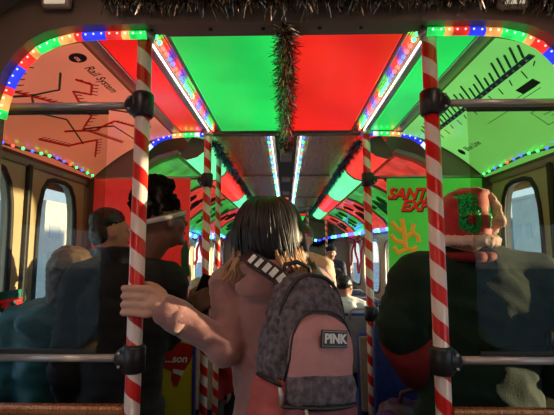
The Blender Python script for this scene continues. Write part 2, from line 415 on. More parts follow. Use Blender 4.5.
# right: line map
mpr = cove_panel(1, D1+.02, D2-.02, M['green_map'], 'line_map', 'train line diagram with painted-in green glow on the curved panel above the right door', 'map')
strokes(1, [[(1.10, .29), (1.93, .29)], [(1.10, .305), (1.93, .305)], [(1.10, .275), (1.93, .275)]], .0042, 'line', M['ink_teal'], mpr)
strokes(1, [[(y, .29), (y+.004, .29)] for y in [1.12+.033*k for k in range(25)]], .0045, 'station_dots', M['ink_white'], mpr, .010)
rr = random.Random(3)
strokes(1, [[(1.12+.033*k, .26), (1.12+.033*k-.5*q_, .26-1.1*q_)] for k in range(25) for q_ in [rr.uniform(.07, .16)]], .0034, 'station_names', M['ink_green'], mpr)
strokes(1, [[(1.12+.033*k, .34), (1.12+.033*k+.02, .34+rr.uniform(.02, .08))] for k in range(0, 25, 2)], .002, 'notes', M['ink_green'], mpr)
strokes(1, [[(1.22, .50), (1.34, .50)], [(1.22, .53), (1.34, .53)], [(1.42, .55), (1.56, .55)], [(1.20, .66), (1.36, .66), (1.36, .80), (1.20, .80), (1.20, .66)], [(1.22, .72), (1.33, .72)], [(1.22, .75), (1.31, .75)]], .0013, 'small_print', M['ink_green'], mpr)
MB().loft([[on_cove(1, y, t, o) for y, t in ((1.20, .44), (1.29, .44), (1.29, .50), (1.20, .50))] for o in (.004, .006)]).build('info_box', M['ink'], mpr)
cove_text(1, 'Blue Line', .036, 1.80, .66, 'title', M['ink'], mpr)
cc = [on_cove(1, 1.91+.018*math.cos(a), .66+.04*math.sin(a), .005) for a in [2*PI*k/20 for k in range(20)]]
MB().loft([cc, [p+Vector((0, 0, -.002)) for p in cc]]).build('logo_disc', M['ink'], mpr)
# ------------------------------------------------------------------ seating bay: cove lights and ad cards
def cove_light(s, y0, y1, m, label):
    r = empty('cove_light', (s*.48, (y0+y1)/2, Z(.52)), label, 'light', 'cove lights along the '+('left' if s < 0 else 'right')+' side')
    A = [(.405, .575), (.43, .530), (.475, .495), (.530, .480), (.56, .50), (.50, .60)]
    MB().loft([[Vector((s*x, y, Z(z))) for x, z in A] for y in (y0+.012, y1-.012)]).build('diffuser', m, r)
    for y in (y0, y1-.012): MB().loft([[Vector((s*(.48+(x-.48)*1.03), yy, Z(.54+(z-.54)*1.05))) for x, z in A] for yy in (y, y+.012)]).build('end_cap', M['plastic'], r)
    return r
words = ['nearest', 'second nearest', 'third nearest', 'fourth nearest', 'fifth nearest', 'sixth nearest', 'farthest']
for s in (-1, 1):
    bk = [D2+.10, 2.8, 4.0, 5.2, 6.4]
    for k in range(4):
        g = (k % 2 == 0) == (s < 0)
        cove_light(s, bk[k], bk[k+1]-.01, M['green_cove' if g else 'red_cove'],
                   '%s of the glowing cove lights on the %s side, %s' % (words[k] if k < 3 else 'farthest', 'left' if s < 0 else 'right', 'green' if g else 'red'))
def on_ad(s, y, t, off=0):
    pr = [(.575, .49), (.66, .462), (.80, .382), (.91, .292), (.98, .195)]
    q = t*(len(pr)-1); i = min(len(pr)-2, int(q)); f = q-i
    a, b = pr[i], pr[i+1]; d = Vector((b[0]-a[0], b[1]-a[1])).normalized(); n = Vector((d.y, -d.x))
    if n.y > 0: n = -n
    return Vector((s*(a[0]+(b[0]-a[0])*f+n.x*off), y, Z(a[1]+(b[1]-a[1])*f+n.y*off)))
for s in (-1, 1):
    for k in range(5):
        L = .86; y0 = D2+.10+k*L; y1 = y0+L-.07; g = (k % 2 == 0) == (s < 0)
        r = empty('advert_card', on_ad(s, (y0+y1)/2, .5), '%s curved advert card with painted-in %s glow under the ceiling on the %s side' % (words[k] if k < 4 else 'farthest', 'green' if g else 'red', 'left' if s < 0 else 'right'), 'advert')
        MB().loft([[on_ad(s, y0, t/8, .006), on_ad(s, y1, t/8, .006), on_ad(s, y1, t/8, .001), on_ad(s, y0, t/8, .001)] for t in range(9)]).build('print', M['green_glow_ad' if g else 'red_glow_ad'], r)
        mb = MB()
        rr = random.Random(k+s*10)
        for j in range(5):
            yy = y0+.12+rr.random()*(L-.35); tt = rr.uniform(.2, .7)
            mb.tube([on_ad(s, yy+.10*q/5, tt+.10*math.sin(q*1.3+j), .010) for q in range(6)], [.004, .012, .018, .02, .013, .005], 6)
        mb.build('artwork', M['ink' if not g else 'ink_green'], r)
        MB().tube([on_ad(s, y1+.03, t/8, .008) for t in range(9)], .012, 6).build('rib', M['plastic'], r)
# centre channel
ch = empty('ceiling_channel', (0, 4.2, Z(.60)), 'dark vent channel down the ceiling centre between white rope lights', 'vent')
MB().box((0, (D2+D3)/2+.02, Z(.598)), (.12, D3-D2-.1, .018), bevel=.004).build('housing', M['rubber'], ch)
for i, y in enumerate((2.5, 3.3, 4.1, 4.9, 5.7)):
    MB().box((0, y, Z(.583)), (.07, .22, .014), bevel=.004).build('grille', M['plastic'], ch)
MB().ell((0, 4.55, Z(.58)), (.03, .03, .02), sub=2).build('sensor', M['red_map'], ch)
# ------------------------------------------------------------------ rope lights
led_proto = {}
def rope(pts, label, r=.013, spacing=.026, pattern='bbooggrr', ledr=.0045, loff=(0, -1, 0), white=False, name='rope_light', tubemat=None, seg=2):
    pts = [Vector(p) for p in pts]; d = [0]
    for a, b in zip(pts[:-1], pts[1:]): d.append(d[-1]+(b-a).length)
    def P(t):
        for i in range(len(d)-1):
            if t <= d[i+1]+1e-9: return pts[i]+(pts[i+1]-pts[i])*((t-d[i])/(d[i+1]-d[i]))
        return pts[-1]
    n = max(2, int(d[-1]/spacing)); root = empty(name, P(d[-1]/2), label, 'string lights')
    keys = sorted(set(pattern)); q = [P(d[-1]*k/n) for k in range(n+1)]
    mats = [M['tube_'+k] for k in keys]
    if white: MB().tube(q, r, 8).build('tube', M['led_w'] if white == 2 else tubemat or M['tube_w'], root, True)
    else: MB().tube(q, r, 8, mis=[keys.index(pattern[k % len(pattern)]) for k in range(n)]).build('tube', mats, root, True)
    lo = Vector(loff).normalized()*(r*.95 if not white else r)
    if white: lo = Vector(loff)
    for k in range(n):
        c = pattern[k % len(pattern)]
        if (c, ledr) not in led_proto:
            me = MB().ell((0, 0, 0), ledr, sub=1).mesh('led'); me.materials.append(M['led_'+c] if not white else M['tubeb_'+c]); led_proto[(c, ledr, bool(white))] = me
        me = led_proto[(c, ledr, bool(white))]
        o = bpy.data.objects.new('led', me); COL.objects.link(o); o.parent = root; o.matrix_parent_inverse = Matrix.Translation(-root.location)
        o.location = P(d[-1]*(k+.5)/n)+lo
    return root
for k, c in LED.items(): M['tubeb_'+k] = lamp_mat('led_bright_'+k, c, 9, 0)
for s, sd in ((-1, 'left'), (1, 'right')):
    A = [(s*(x-.010), D1-.024, Z(z-.013)) for x, z in ARC]
    rope(A, 'multicoloured rope light around the nearest arch, %s side' % sd, r=.0115, pattern='ggorrbbbroog' if s < 0 else 'ggorrbboog', spacing=.021, ledr=.0032)
    A = [(s*(x-.008), D2-.010, Z(z-.008)) for x, z in ARC]
    rope(A, 'coloured rope light around the second arch beyond the door, %s side' % sd, r=.012, pattern='bbwggoobb', spacing=.028, ledr=.005)
    rope([(s*.385, D1+.0, Z(.590)), (s*.385, D2-.03, Z(.590))], 'white rope light with added bulbs as coloured reflections along %s edge of ceiling panel' % sd, r=.003, spacing=.034, pattern='ggrrbbrrbbgg', ledr=.0075, loff=(-s*.022, 0, .003), white=2)  # bulbs beside the rope stand in for coloured reflections on the metal band
    rope([(s*.078, D2+.06, Z(.588)), (s*.078, D3-.1, Z(.588))], 'white rope light with coloured bulbs on %s edge of the centre channel' % sd, r=.0024, spacing=.085, pattern='bgbgrg', ledr=.0075, loff=(s*.016, 0, .004), white=2)
    rope([(s*.945, D1+.06, Z(.375)), (s*.95, 1.3, Z(.355)), (s*.945, 1.6, Z(.375)), (s*.95, D2-.05, Z(.36))], 'coloured string light draped over the %s side door' % sd, r=.004, spacing=.05, pattern='ggbbrgb', ledr=.006, white=1, loff=(-s*.008, 0, 0), tubemat=M['ink_green'])
rope([(-.7, D3-.03, Z(.20)), (-.45, D3-.05, Z(.17)), (-.2, D3-.05, Z(.27)), (-.05, D3-.05, Z(.33))], 'blue and green fairy lights across the far arch, left half', r=.01, spacing=.06, pattern='bbgbr', ledr=.02, white=1, loff=(0, -.01, 0), tubemat=M['ink_green'])
rope([(.12, D3-.05, Z(.33)), (.30, D3-.05, Z(.22)), (.5, D3-.05, Z(.14)), (.7, D3-.05, Z(.20)), (.95, D3-1.3, Z(.22)), (.97, D3-2.6, Z(.20)), (.97, D2+.5, Z(.2))], 'blue and green fairy lights across the far arch and along right wall', r=.008, spacing=.07, pattern='bbbggcb', ledr=.022, white=1, loff=(0, -.01, 0), tubemat=M['ink_green'])
rope([(-.95, D3-.3, Z(.20)), (-.97, 4.4, Z(.14)), (-.97, 2.6, Z(.2))], 'blue fairy lights hung along the left wall above windows', r=.008, spacing=.08, pattern='bbcbg', ledr=.022, white=1, loff=(.01, 0, 0), tubemat=M['ink_green'])
# ------------------------------------------------------------------ tinsel
def tinsel(path, rad, n, label, m, seed=0, w=.0016):
    rr = random.Random(seed); mb = MB(); bm = mb.bm
    path = [Vector(p) for p in path]
    for i in range(n):
        q = rr.random()*(len(path)-1); k = int(q); p = path[k].lerp(path[k+1], q-k)
        ax = (path[k+1]-path[k]).normalized()
        d = Vector((rr.gauss(0, 1), rr.gauss(0, 1), rr.gauss(0, 1))); d = (d-ax*d.dot(ax)*.6).normalized()
        L = rad*rr.uniform(.6, 1.35); sd = d.orthogonal().normalized(); sd.rotate(Matrix.Rotation(rr.random()*6.28, 3, d))
        bend = Vector((rr.uniform(-.3, .3), rr.uniform(-.3, .3), rr.uniform(-.5, .1)))*L
        a = p; b = p+d*L*.55+bend*.3; c = p+d*L+bend
        v = [bm.verts.new(x) for x in (a-sd*w, a+sd*w, b+sd*w, b-sd*w, c+sd*w*.5, c-sd*w*.5)]
        bm.faces.new((v[0], v[1], v[2], v[3])); bm.faces.new((v[3], v[2], v[4], v[5]))
    mb.tube(path, rad*.10, 5)
    me = mb.mesh('tinsel'); o = link('tinsel_garland', me, m); return tag(o, label, 'garland')
tinsel([(-.46, .955, Z(.655)), (-.3, .955, Z(.645)), (0, .95, Z(.637)), (.3, .955, Z(.643)), (.55, .955, Z(.650)), (.74, .955, Z(.62))], .036, 5200, 'dark shiny tinsel garland strung across the top of nearest arch', M['tinsel'], 1)
tinsel([(0, 1.0, Z(.585)), (0, 1.3, Z(.565)), (0, 1.6, Z(.575)), (0, 1.98, Z(.565)), (.0, 2.06, Z(.53))], .034, 5200, 'dark silver tinsel garland running down the middle between green and red panels', M['tinsel'], 2)
for s, sd in ((-1, 'left'), (1, 'right')):
    tinsel([(s*.378, D2+.06, Z(.560)), (s*.378, D3-.05, Z(.560))], .030, 5200, 'dark blue tinsel garland along the %s cove lights' % sd, M['tinsel_blue'], 3+s, .0022)
tinsel([(.12, D3-.07, Z(.32)), (.28, D3-.07, Z(.20)), (.45, D3-.07, Z(.09)), (.62, D3-.07, Z(.14)), (.74, D3-.07, Z(.2))], .06, 2200, 'green blue garland hanging across the far archway', M['tinsel_blue'], 9, .004)
# ------------------------------------------------------------------ poles, clamps, windscreens
def pole(x, y, label, clamps, r=.0195, m='stripe', top=.60, group='candy striped grab poles'):
    root = empty('grab_pole', (x, y, 0), label, 'pole', group)
    MB().tube([(x, y, 0), (x, y, Z(top))], r, 24).build('tube', M[m], root, True, origin=(x, y, 0))
    MB().tube([(x, y, Z(top)-.03), (x, y, Z(top)-.012)], [r*1.15, r*1.5], 20).build('ceiling_flange', M['tube'], root, True)
    MB().tube([(x, y, 0), (x, y, .02)], [r*1.8, r*1.4], 20).build('floor_flange', M['tube'], root, True)
    for z in clamps:
        sx = 1 if x > 0 else -1; mb = MB()
        mb.tube([(x, y, z-.034), (x, y, z-.028), (x, y, z+.028), (x, y, z+.034)], [r*1.25, r*1.5, r*1.5, r*1.25], 20)
        # flared body towards the rail
        rings = []
        for (dx, hz, hy) in ((0, .032, .026), (.02, .031, .025), (.034, .026, .021), (.044, .015, .015), (.047, .008, .010)):
            rings.append([Vector((x+sx*dx, y+hy*math.cos(a), z+hz*math.copysign(abs(math.sin(a))**.7, math.sin(a)))) for a in [2*PI*k/16 for k in range(16)]])
        mb.loft(rings); c = mb.build('clamp', M['black'], root, True)
        for dz in (-.016, .016): MB().ell((x+sx*.030, y-.022, z+dz), (.004, .003, .004), sub=2).build('bolt', M['tube'], c)
    return root
ZR1, ZR2 = Z(.388), Z(-.272)
PX = .386
pole(-PX, D1, 'red and white candy striped pole in the left foreground gripped by a hand', (ZR1, ZR2))
pole(PX, D1, 'red and white candy striped pole in the right foreground before the elf sweater', (ZR1, ZR2), m='stripe2')
pole(-.392, D2-.02, 'candy striped pole beyond the boy with the headband, second pole on the left', (Z(.345), Z(-.32)), r=.019, m='stripe2')
pole(.40, D2-.02, 'candy striped pole at the edge of green panel reading SANTA EXPRESS', (Z(.345), Z(-.30)), r=.019)
pole(-.40, 2.36, 'thin candy striped pole just right of the second left pole', (), r=.016)
pole(.62, D3-.2, 'distant candy striped pole at the right of the far arch', (), r=.019)
pole(.30, D3-.8, 'thin red striped pole left of the man in the dark cap', (), r=.016)
pole(-.40, 4.2, 'distant candy striped pole among the left seats', (), r=.018)
for s, sd in ((-1, 'left'), (1, 'right')):
    w = empty('windscreen', (s*.6, D1, 0), 'glass windscreen partition with metal rails beside the %s foreground pole' % sd, 'partition', None)
    for z, nm in ((ZR1, 'top_rail'), (ZR2, 'bottom_rail')):
        MB().tube([(s*(PX+.044), D1+.0, z), (s*.765, D1+.0, z)], .0098, 14).build(nm, M['tube'], w, True)
    MB().box((s*.622, D1+.004, Z(.052)), (.282, .007, .628), bevel=.002).build('glass', M['glass'], w)
    for zz in (Z(.372), Z(-.257)): MB().box((s*.622, D1+.004, zz), (.282, .012, .011), bevel=.002).build('glass_channel', M['rubber'], w)
    MB().box((s*.583, D1+.004, .52), (.355, .018, .98), bevel=.003).build('lower_panel', M['wall_d'], w)
    MB().box((s*.583, D1+.004, 1.022), (.355, .03, .022), bevel=.006).build('panel_cap', M['steel'], w)
# poster panels at the second arch
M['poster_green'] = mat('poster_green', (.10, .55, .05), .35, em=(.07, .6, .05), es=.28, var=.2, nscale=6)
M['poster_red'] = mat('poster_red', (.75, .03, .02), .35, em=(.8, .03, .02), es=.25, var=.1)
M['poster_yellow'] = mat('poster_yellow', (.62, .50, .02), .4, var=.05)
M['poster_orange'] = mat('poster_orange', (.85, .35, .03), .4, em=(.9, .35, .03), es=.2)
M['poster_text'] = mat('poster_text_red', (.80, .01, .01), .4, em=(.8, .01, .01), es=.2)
def flat_text(txt, size, c, name, m, par, shear=0, ext=.001, bold=.0, Rm=None):
    me = textm(txt, size, shear, ext, bold)
    A = Matrix.Rotation(R(90), 4, 'X')
    me.transform(Matrix.Translation(c) @ (Rm or Matrix.Identity(4)) @ A); return link(name, me, m, par)
w = empty('poster_panel', (.72, D2-.02, 0), 'green windscreen poster reading SANTA EXPRESS with orange antler figure', 'poster panel')
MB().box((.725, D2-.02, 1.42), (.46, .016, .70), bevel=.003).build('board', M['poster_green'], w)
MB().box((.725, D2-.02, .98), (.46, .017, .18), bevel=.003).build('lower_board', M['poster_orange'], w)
MB().tube([(.445, D2-.02, Z(.357)), (.96, D2-.02, Z(.357))], .009, 10).build('top_rail', M['trim'], w, True)
for i, (tx, px, py, sz) in enumerate((('SANTA', 411, 194, .074), ('EXPRESS', 429, 206, .074))):
    c = at(px, py, D2-.031)
    flat_text(tx, sz, c+Vector((.004, 0, -.004)), 'text_shadow', M['ink'], w, .35, .0006, .004)
    flat_text(tx, sz, c+Vector((0, -.003, 0)), 'text', M['poster_text'], w, .35, .0006, .003)
mb = MB()
def pp(l): return [at(x, y, D2-.032) for x, y in l]
for l in ([(406, 250), (405, 240), (404, 230), (402, 219)], [(404, 232), (397, 229), (392, 222)], [(405, 238), (412, 233), (414, 224)], [(405, 243), (396, 241), (391, 235)], [(412, 233), (418, 236), (419, 242)], [(406, 249), (398, 253), (394, 247)], [(406, 249), (413, 250), (417, 247)]):
    mb.tube(pp(l), .011, 6)
mb.build('antler_figure', M['poster_orange'], w)
w = empty('poster_panel', (-.72, D2-.02, 0), 'windscreen poster panel, red above and yellow below, behind the boy', 'poster panel')
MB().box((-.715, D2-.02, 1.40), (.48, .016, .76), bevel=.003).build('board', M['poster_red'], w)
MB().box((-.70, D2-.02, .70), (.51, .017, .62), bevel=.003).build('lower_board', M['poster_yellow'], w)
MB().box((-.437, D2-.02, .78), (.012, .03, .8), bevel=.003).build('edge_strip', mat('blue_edge', (.03, .04, .3), .4), w)
MB().tube([(-.435, D2-.02, Z(.357)), (-.96, D2-.02, Z(.357))], .009, 10).build('top_rail', M['trim'], w, True)
mb = MB(); Y = D2-.031
def poly(l, Yv, th=.002): return [[at(x, y, Yv) for x, y in l], [at(x, y, Yv)+Vector((0, th, 0)) for x, y in l]]
M['stocking'] = mat('stocking_red', (.45, .012, .012), .6)
MB().loft(poly([(160, 350), (180, 342), (196, 346), (190, 362), (184, 371), (172, 372), (160, 366)], Y)).build('red_coat', M['stocking'], w)
MB().loft(poly([(172, 371), (181, 371), (180, 380), (177, 387), (173, 386), (171, 379)], Y)).build('red_boot', M['stocking'], w)
MB().loft(poly([(173, 369), (184, 371), (182, 376), (173, 373)], Y-.003)).build('boot_cuff', M['ink_white'], w)
flat_text('...son', .05, at(176, 359, Y-.004), 'text', M['ink_white'], w, .2, .0006, .001)
# elf plush picture on the upper board
MB().loft(poly([(181, 250), (186, 239), (189, 250), (188, 262), (190, 275), (183, 280), (181, 268)], Y)).build('green_figure', M['ink_green'], w)
# notices on the left door seen through the glass
def sign(name, label, px, py, w_, h_, mats, s=-1):
    d = at(px, py, 1.0); k = .988/abs(d.x); c = Vector((d.x*k, d.y*k, H+(d.z-H)*k))
    r = empty(name, c, label, 'sign')
    MB().box(c, (.004, w_, h_), bevel=.001).build('board', mats[0], r)
    MB().box(c+Vector((-s*.003, 0, 0)), (.003, w_*.8, h_*.16)).build('picture_band', mats[1], r)
    for j in (-1, 1): MB().ell(c+Vector((-s*.004, j*w_*.22, -h_*.25)), (.002, w_*.14, h_*.14), sub=2).build('picture_spot', mats[1], r)
    return r
sign('notice', 'teal notice with a red band on left door, low beside window', 12, 300, .16, .07, (mat('teal_sign', (.02, .25, .22), .4), M['ink_red']))
sign('notice', 'small dark notice with red figures on lower left door', 20, 330, .06, .12, (M['ink'], M['ink_red']))
# ribbons
def ribbon(c, h, label):
    r = empty('ribbon', c, label, 'ribbon'); c = Vector(c); rm = M['ribbon']
    for k in (-1, 1):
        pts = [c, c+Vector((k*.06, 0, .03)), c+Vector((k*.09, 0, 0)), c+Vector((k*.05, 0, -.03)), c]
        MB().tube(pts, [.006, .018, .02, .018, .006], 6).build('loop', rm, r, True)
        MB().loft([[c+Vector((k*.01*q+math.sin(q*2)*.01-.014, .004*q, -h*q/6)), c+Vector((k*.01*q+math.sin(q*2)*.01+.014, .004*q, -h*q/6)), c+Vector((k*.01*q+math.sin(q*2)*.01+.014, .004*q+.003, -h*q/6)), c+Vector((k*.01*q+math.sin(q*2)*.01-.014, .004*q+.003, -h*q/6))] for q in range(7)]).build('tail', rm, r)
    MB().ell(c, .02, sub=2).build('knot', rm, r)
M['ribbon'] = mat('red_ribbon', (.5, .01, .012), .35, sheen=.3)
ribbon((.93, 4.9, Z(.14)), .42, 'red ribbon bow on right wall, nearer one')
ribbon((.93, 5.6, Z(.14)), .42, 'red ribbon bow on right wall, farther one')
ribbon((-.93, 4.35, Z(.14)), .36, 'red ribbon bow on left wall beside the striped pole')
ribbon((-.93, 5.5, Z(.14)), .42, 'red ribbon bow on the left wall, farthest')
# ------------------------------------------------------------------ seats
M['seat'] = mat('blue_seat', (.008, .025, .17), .6, var=.4, nscale=60)
M['shell'] = mat('seat_shell', (.22, .20, .19), .4)
def seat(x, y, label, group):
    r = empty('seat', (x, y, 0), label, 'seat', group)
    MB().box((x, y, .22), (.10, .3, .42), bevel=.02).build('base', M['shell'], r)
    MB().box((x, y, .44), (.52, .42, .07), bevel=.025).build('cushion', M['seat'], r, True)
    e = Euler((R(-7), 0, 0)); MB().box((x, y-.20, .69), (.52, .06, .46), e, bevel=.028).build('backrest', M['seat'], r, True)
    MB().box((x, y-.235, .69), (.50, .025, .42), e, bevel=.01).build('back_shell', M['shell'], r)
    MB().tube([(x-.19, y-.22, .88), (x-.19, y-.235, .94), (x-.16, y-.24, .96), (x+.16, y-.24, .96), (x+.19, y-.235, .94), (x+.19, y-.22, .88)], .012, 8).build('grab_handle', M['tube'], r, True)
    return r
sy = [2.75, 3.5, 4.25, 5.0, 5.75]
nm = ['first', 'second', 'third', 'fourth', 'fifth']
for i, y in enumerate(sy):
    seat(.69, y, 'blue padded seat on right side, %s row past the green poster' % nm[i], 'seats on the right side')
    seat(-.69, y, 'blue padded seat on left side, %s row past the red poster' % nm[i], 'seats on the left side')
jump = empty('folding_seat', (.66, 1.78, 0), 'blue folding seat below the green poster, beside elf sweater', 'seat')
MB().box((.66, 1.945, .80), (.52, .05, .56), bevel=.02).build('backrest', M['seat'], jump, True)
MB().box((.66, 1.75, .45), (.52, .36, .06), bevel=.02).build('cushion', M['seat'], jump, True)
MB().box((.66, 1.80, .22), (.12, .2, .42), bevel=.02).build('base', M['shell'], jump)
# purple bag
M['purple'] = mat('purple_fabric', (.05, .004, .045), .5, bump=.3, bscale=60)
M['purple_shiny'] = mat('purple_sequins', (.10, .02, .22), .18, .7, var=.7, nscale=160, bump=1, bscale=200)
bag = empty('bag', (.52, 1.72, .48), 'purple puffy bag with shiny purple front on the folding seat', 'bag')
link('body', fuse(MB().box((.52, 1.72, .645), (.30, .22, .33), bevel=.08, seg=4).ell((.56, 1.70, .76), (.13, .10, .05)), .012, 3, .012, 16), M['purple'], bag, smooth=True)
link('sequined_pocket', fuse(MB().ell((.39, 1.66, .735), (.06, .06, .065)), .008, 2, .004, 30), M['purple_shiny'], bag, smooth=True)
MB().tube([(.45, 1.70, .80), (.46, 1.70, .85), (.52, 1.70, .87), (.58, 1.70, .85), (.60, 1.70, .80)], .010, 8).build('handle', M['purple'], bag, True)
# ------------------------------------------------------------------ people
M['skin_l'] = mat('skin_light', (.58, .31, .22), .5, var=.06)
M['skin_d'] = mat('skin_brown', (.17, .065, .04), .48, var=.08)
M['skin_m'] = mat('skin_tan', (.42, .20, .13), .5, var=.06)
M['eye'] = mat('eye', (.5, .5, .5), .2, var=0); M['iris'] = mat('iris', (.02, .012, .01), .2)
M['lip'] = mat('lip', (.35, .10, .09), .4)
def add_head(mb, hc, sc, F):
    """F: 3x3 matrix of the head (local +y = face direction)"""
    def w(x, y, z): return hc+F @ Vector((x*sc, y*sc, z*sc))
    e = F.to_euler()
    mb.ell(w(0, -.012, .02), (.074*sc, .094*sc, .098*sc), e); mb.ell(w(0, .025, -.045), (.056*sc, .062*sc, .066*sc), e)
    mb.ell(w(0, .098, -.012), (.013*sc, .018*sc, .016*sc), e, sub=2); mb.ell(w(0, .086, .012), (.009*sc, .014*sc, .026*sc), e, sub=2)
    mb.ell(w(0, .076, -.088), (.022*sc, .018*sc, .018*sc), e, sub=2)
    mb.ell(w(0, .074, .036), (.045*sc, .016*sc, .010*sc), e, sub=2)
    for s in (-1, 1):
        mb.ell(w(s*.078, -.004, -.004), (.009*sc, .019*sc, .031*sc), (F @ Euler((0, 0, s*.35)).to_matrix()).to_euler(), sub=2)
        mb.ell(w(s*.036, .062, -.025), (.022*sc, .02*sc, .022*sc), e, sub=2)
    return w
def add_face(root, w, sc, F):
    e = F.to_euler()
    for s in (-1, 1):
        ey = MB().ell(w(s*.031, .078, .014), (.013*sc, .010*sc, .008*sc), e, sub=2).build('eye', M['eye'], root, True)
        MB().ell(w(s*.031, .086, .014), (.006*sc, .004*sc, .006*sc), e, sub=2).build('iris', M['iris'], ey, True)
    MB().ell(w(0, .088, -.052), (.024*sc, .008*sc, .007*sc), e, sub=2).build('mouth', M['lip'], root, True)
def relaxed_hand(mb, wrist, dirv, side, sc=1, out=Vector((1, 0, 0)), curl=.5):
    """palm + 5 fingers. dirv: direction to the fingers, out: thumb direction"""
    d = Vector(dirv).normalized(); o = Vector(out); o = (o-d*o.dot(d)).normalized(); n = d.cross(o)*side
    mb.limb([wrist, wrist+d*.03*sc], [.022*sc, .024*sc])
    for k in range(4):
        off = (1.5-k)*.019*sc; mb.limb([wrist+d*.02*sc+o*off*.7, wrist+d*.085*sc+o*off], [.013*sc, .0115*sc])
        b = wrist+d*.088*sc+o*off; L = (.036, .041, .038, .030)[k]*sc; a = curl
        pts = [b]; dd = d.copy()
        for j in range(3):
            dd = (dd*math.cos(a)+n*math.sin(a)).normalized(); q = pts[-1]+dd*L*(1-.25*j); pts.append(q)
            n2 = (n*math.cos(a)-d*math.sin(a)); 
            dd = dd; a = curl+curl*(j+1)*.7; dd = (d*math.cos(a)+n*math.sin(a)).normalized()
        mb.limb(pts, [.0095*sc, .009*sc, .0085*sc, .007*sc])
    t = wrist+d*.028*sc+o*.02*sc
    mb.limb([t, t+(d*.5+o*.8+n*.3).normalized()*.035*sc, t+(d*.5+o*.8+n*.3).normalized()*.035*sc+(d*.9+o*.2+n*.4).normalized()*.03*sc], [.013*sc, .011*sc, .008*sc])
def person(x, y, h, rz, label, skin, top, bottom, shoe=None, hrz=0, tilt=0, seated=None, larm=None, rarm=None, width=1, group=None, voxel=.011,
           bulk=.012, wr=.006, top_name='jacket', floor=0, head_off=(0, 0, 0), hands=('r', 'r'), face=True, headsc=1, wf=14, cover_len=.5, hood=False, collar=.06, hup=0, hsz=1):
    """returns root, helper w for head-local coordinates, scale. Local +y = facing."""
    sc = h/1.72; root = empty('person', (x, y, floor), label, 'person', group)
    B = Matrix.Rotation(rz, 3, 'Z')
    def L(a, b, c): return Vector((x, y, floor))+B @ Vector((a*sc, b*sc, c*sc))
    dz = 0 if seated is None else (seated-.88*sc)/sc+.07
    sh = 1.42+dz; hip = .90+dz
    SL, SR = L(-.165*width, 0, sh-.02), L(.165*width, 0, sh-.02)
    la = [SL]+([L(-.21*width, -.02, sh-.30), L(-.20*width, .06, sh-.53)] if larm is None else [Vector(p) for p in larm])
    ra = [SR]+([L(.21*width, -.02, sh-.30), L(.20*width, .06, sh-.53)] if rarm is None else [Vector(p) for p in rarm])
    F = Matrix.Rotation(rz+hrz, 3, 'Z') @ Matrix.Rotation(tilt, 3, 'X')
    hc = L(0, .015, 1.60+dz)+Vector(head_off); hs = sc*headsc
    mb = MB(); w = add_head(mb, hc, hs, F)
    mb.limb([L(0, -.01, sh-.02), hc+F @ Vector((0, -.02*hs, -.06*hs))], [.055*sc, .052*sc])
    torso = [(0, -.02, hip-.06, .13, .10), (0, 0, hip+.02, .155, .11), (0, .01, hip+.18, .13, .095), (0, .01, hip+.32, .155, .11), (0, 0, hip+.44, .165, .105), (0, -.01, hip+.52, .10, .075), (0, -.01, hip+.56, .055, .05)]
    def tors(mb, g, lo=0, hi=7, gz=0): mb.secs([(L(a, b, c+gz), (rx*width+g)*sc, (ry+g)*sc, rz) for a, b, c, rx, ry in torso[lo:hi]])
    tors(mb, -.01)
    mb.limb(la, [.048*sc, .036*sc, .026*sc]); mb.limb(ra, [.048*sc, .036*sc, .026*sc])
    for arm, sd, hk in ((la, 1, hands[0]), (ra, -1, hands[1])):
        if hk == 'r':
            d = (arm[2]-arm[1]).normalized()
            relaxed_hand(mb, arm[2]+d*.02*sc, d, sd, sc, B @ Vector((0, 1, 0)) if abs(d.z) > .5 else Vector((0, 0, 1)))
        elif callable(hk): hk(mb, sc)
    if seated is None:
        legs = [[L(s*.09, 0, hip-.02), L(s*.10, .01, .48), L(s*.10, -.01, .08)] for s in (-1, 1)]
        feet = [[L(s*.10, -.03, .045), L(s*.115, .13, .035)] for s in (-1, 1)]
    else:
        legs = [[L(s*.09, 0, hip-.02), L(s*.10, .42, hip), L(s*.10, .40, .08)] for s in (-1, 1)]
        feet = [[L(s*.10, .38, .045), L(s*.115, .54, .035)] for s in (-1, 1)]
    for l, f in zip(legs, feet): mb.limb(l, [.075*sc, .052*sc, .035*sc]); mb.limb(f, [.035*sc, .03*sc])
    link('body', fuse(mb, .0042 if voxel < .0075 else voxel*.8, 2 if voxel < .0075 else 3), skin, root, smooth=True)
    # trousers
    mb = MB(); mb.secs([(L(a, b, c), (rx+.015)*sc, (ry+.015)*sc, rz) for a, b, c, rx, ry in torso[:2]])
    for l in legs: mb.limb(l, [.092*sc, .068*sc, .055*sc])
    link('trousers', fuse(mb, max(.012, voxel), 3, .004), bottom, root, smooth=True)
    for f in feet:
        mb = MB(); mb.limb([f[0], f[0]+(f[1]-f[0])*.5, f[1]], [.046*sc, .044*sc, .038*sc]); mb.box(f[0].lerp(f[1], .5)+Vector((0, 0, -f[0].z+floor+.012)), (.08*sc, .22*sc, .022*sc), Euler((0, 0, rz)), bevel=.008)
        link('shoe', mb.mesh(), shoe or M['shoe'], root, smooth=True)
    # top garment
    g = bulk/sc
    mb = MB(); tors(mb, g, 0, 6)
    lo = [L(0, 0, hip-.10), (torso[0][3]*width+.03+g)*sc, (.12+g)*sc, rz]
    mb.secs([lo, (L(0, 0, hip+.03), (.158*width+g)*sc, (.115+g)*sc, rz)])
    mb.limb([SL-B @ Vector((-.03*sc, 0, 0)), *la[0:3]], [.06*sc+bulk, .062*sc+bulk, .050*sc+bulk, .033*sc+bulk])
    mb.limb([SR-B @ Vector((.03*sc, 0, 0)), *ra[0:3]], [.06*sc+bulk, .062*sc+bulk, .050*sc+bulk, .033*sc+bulk])
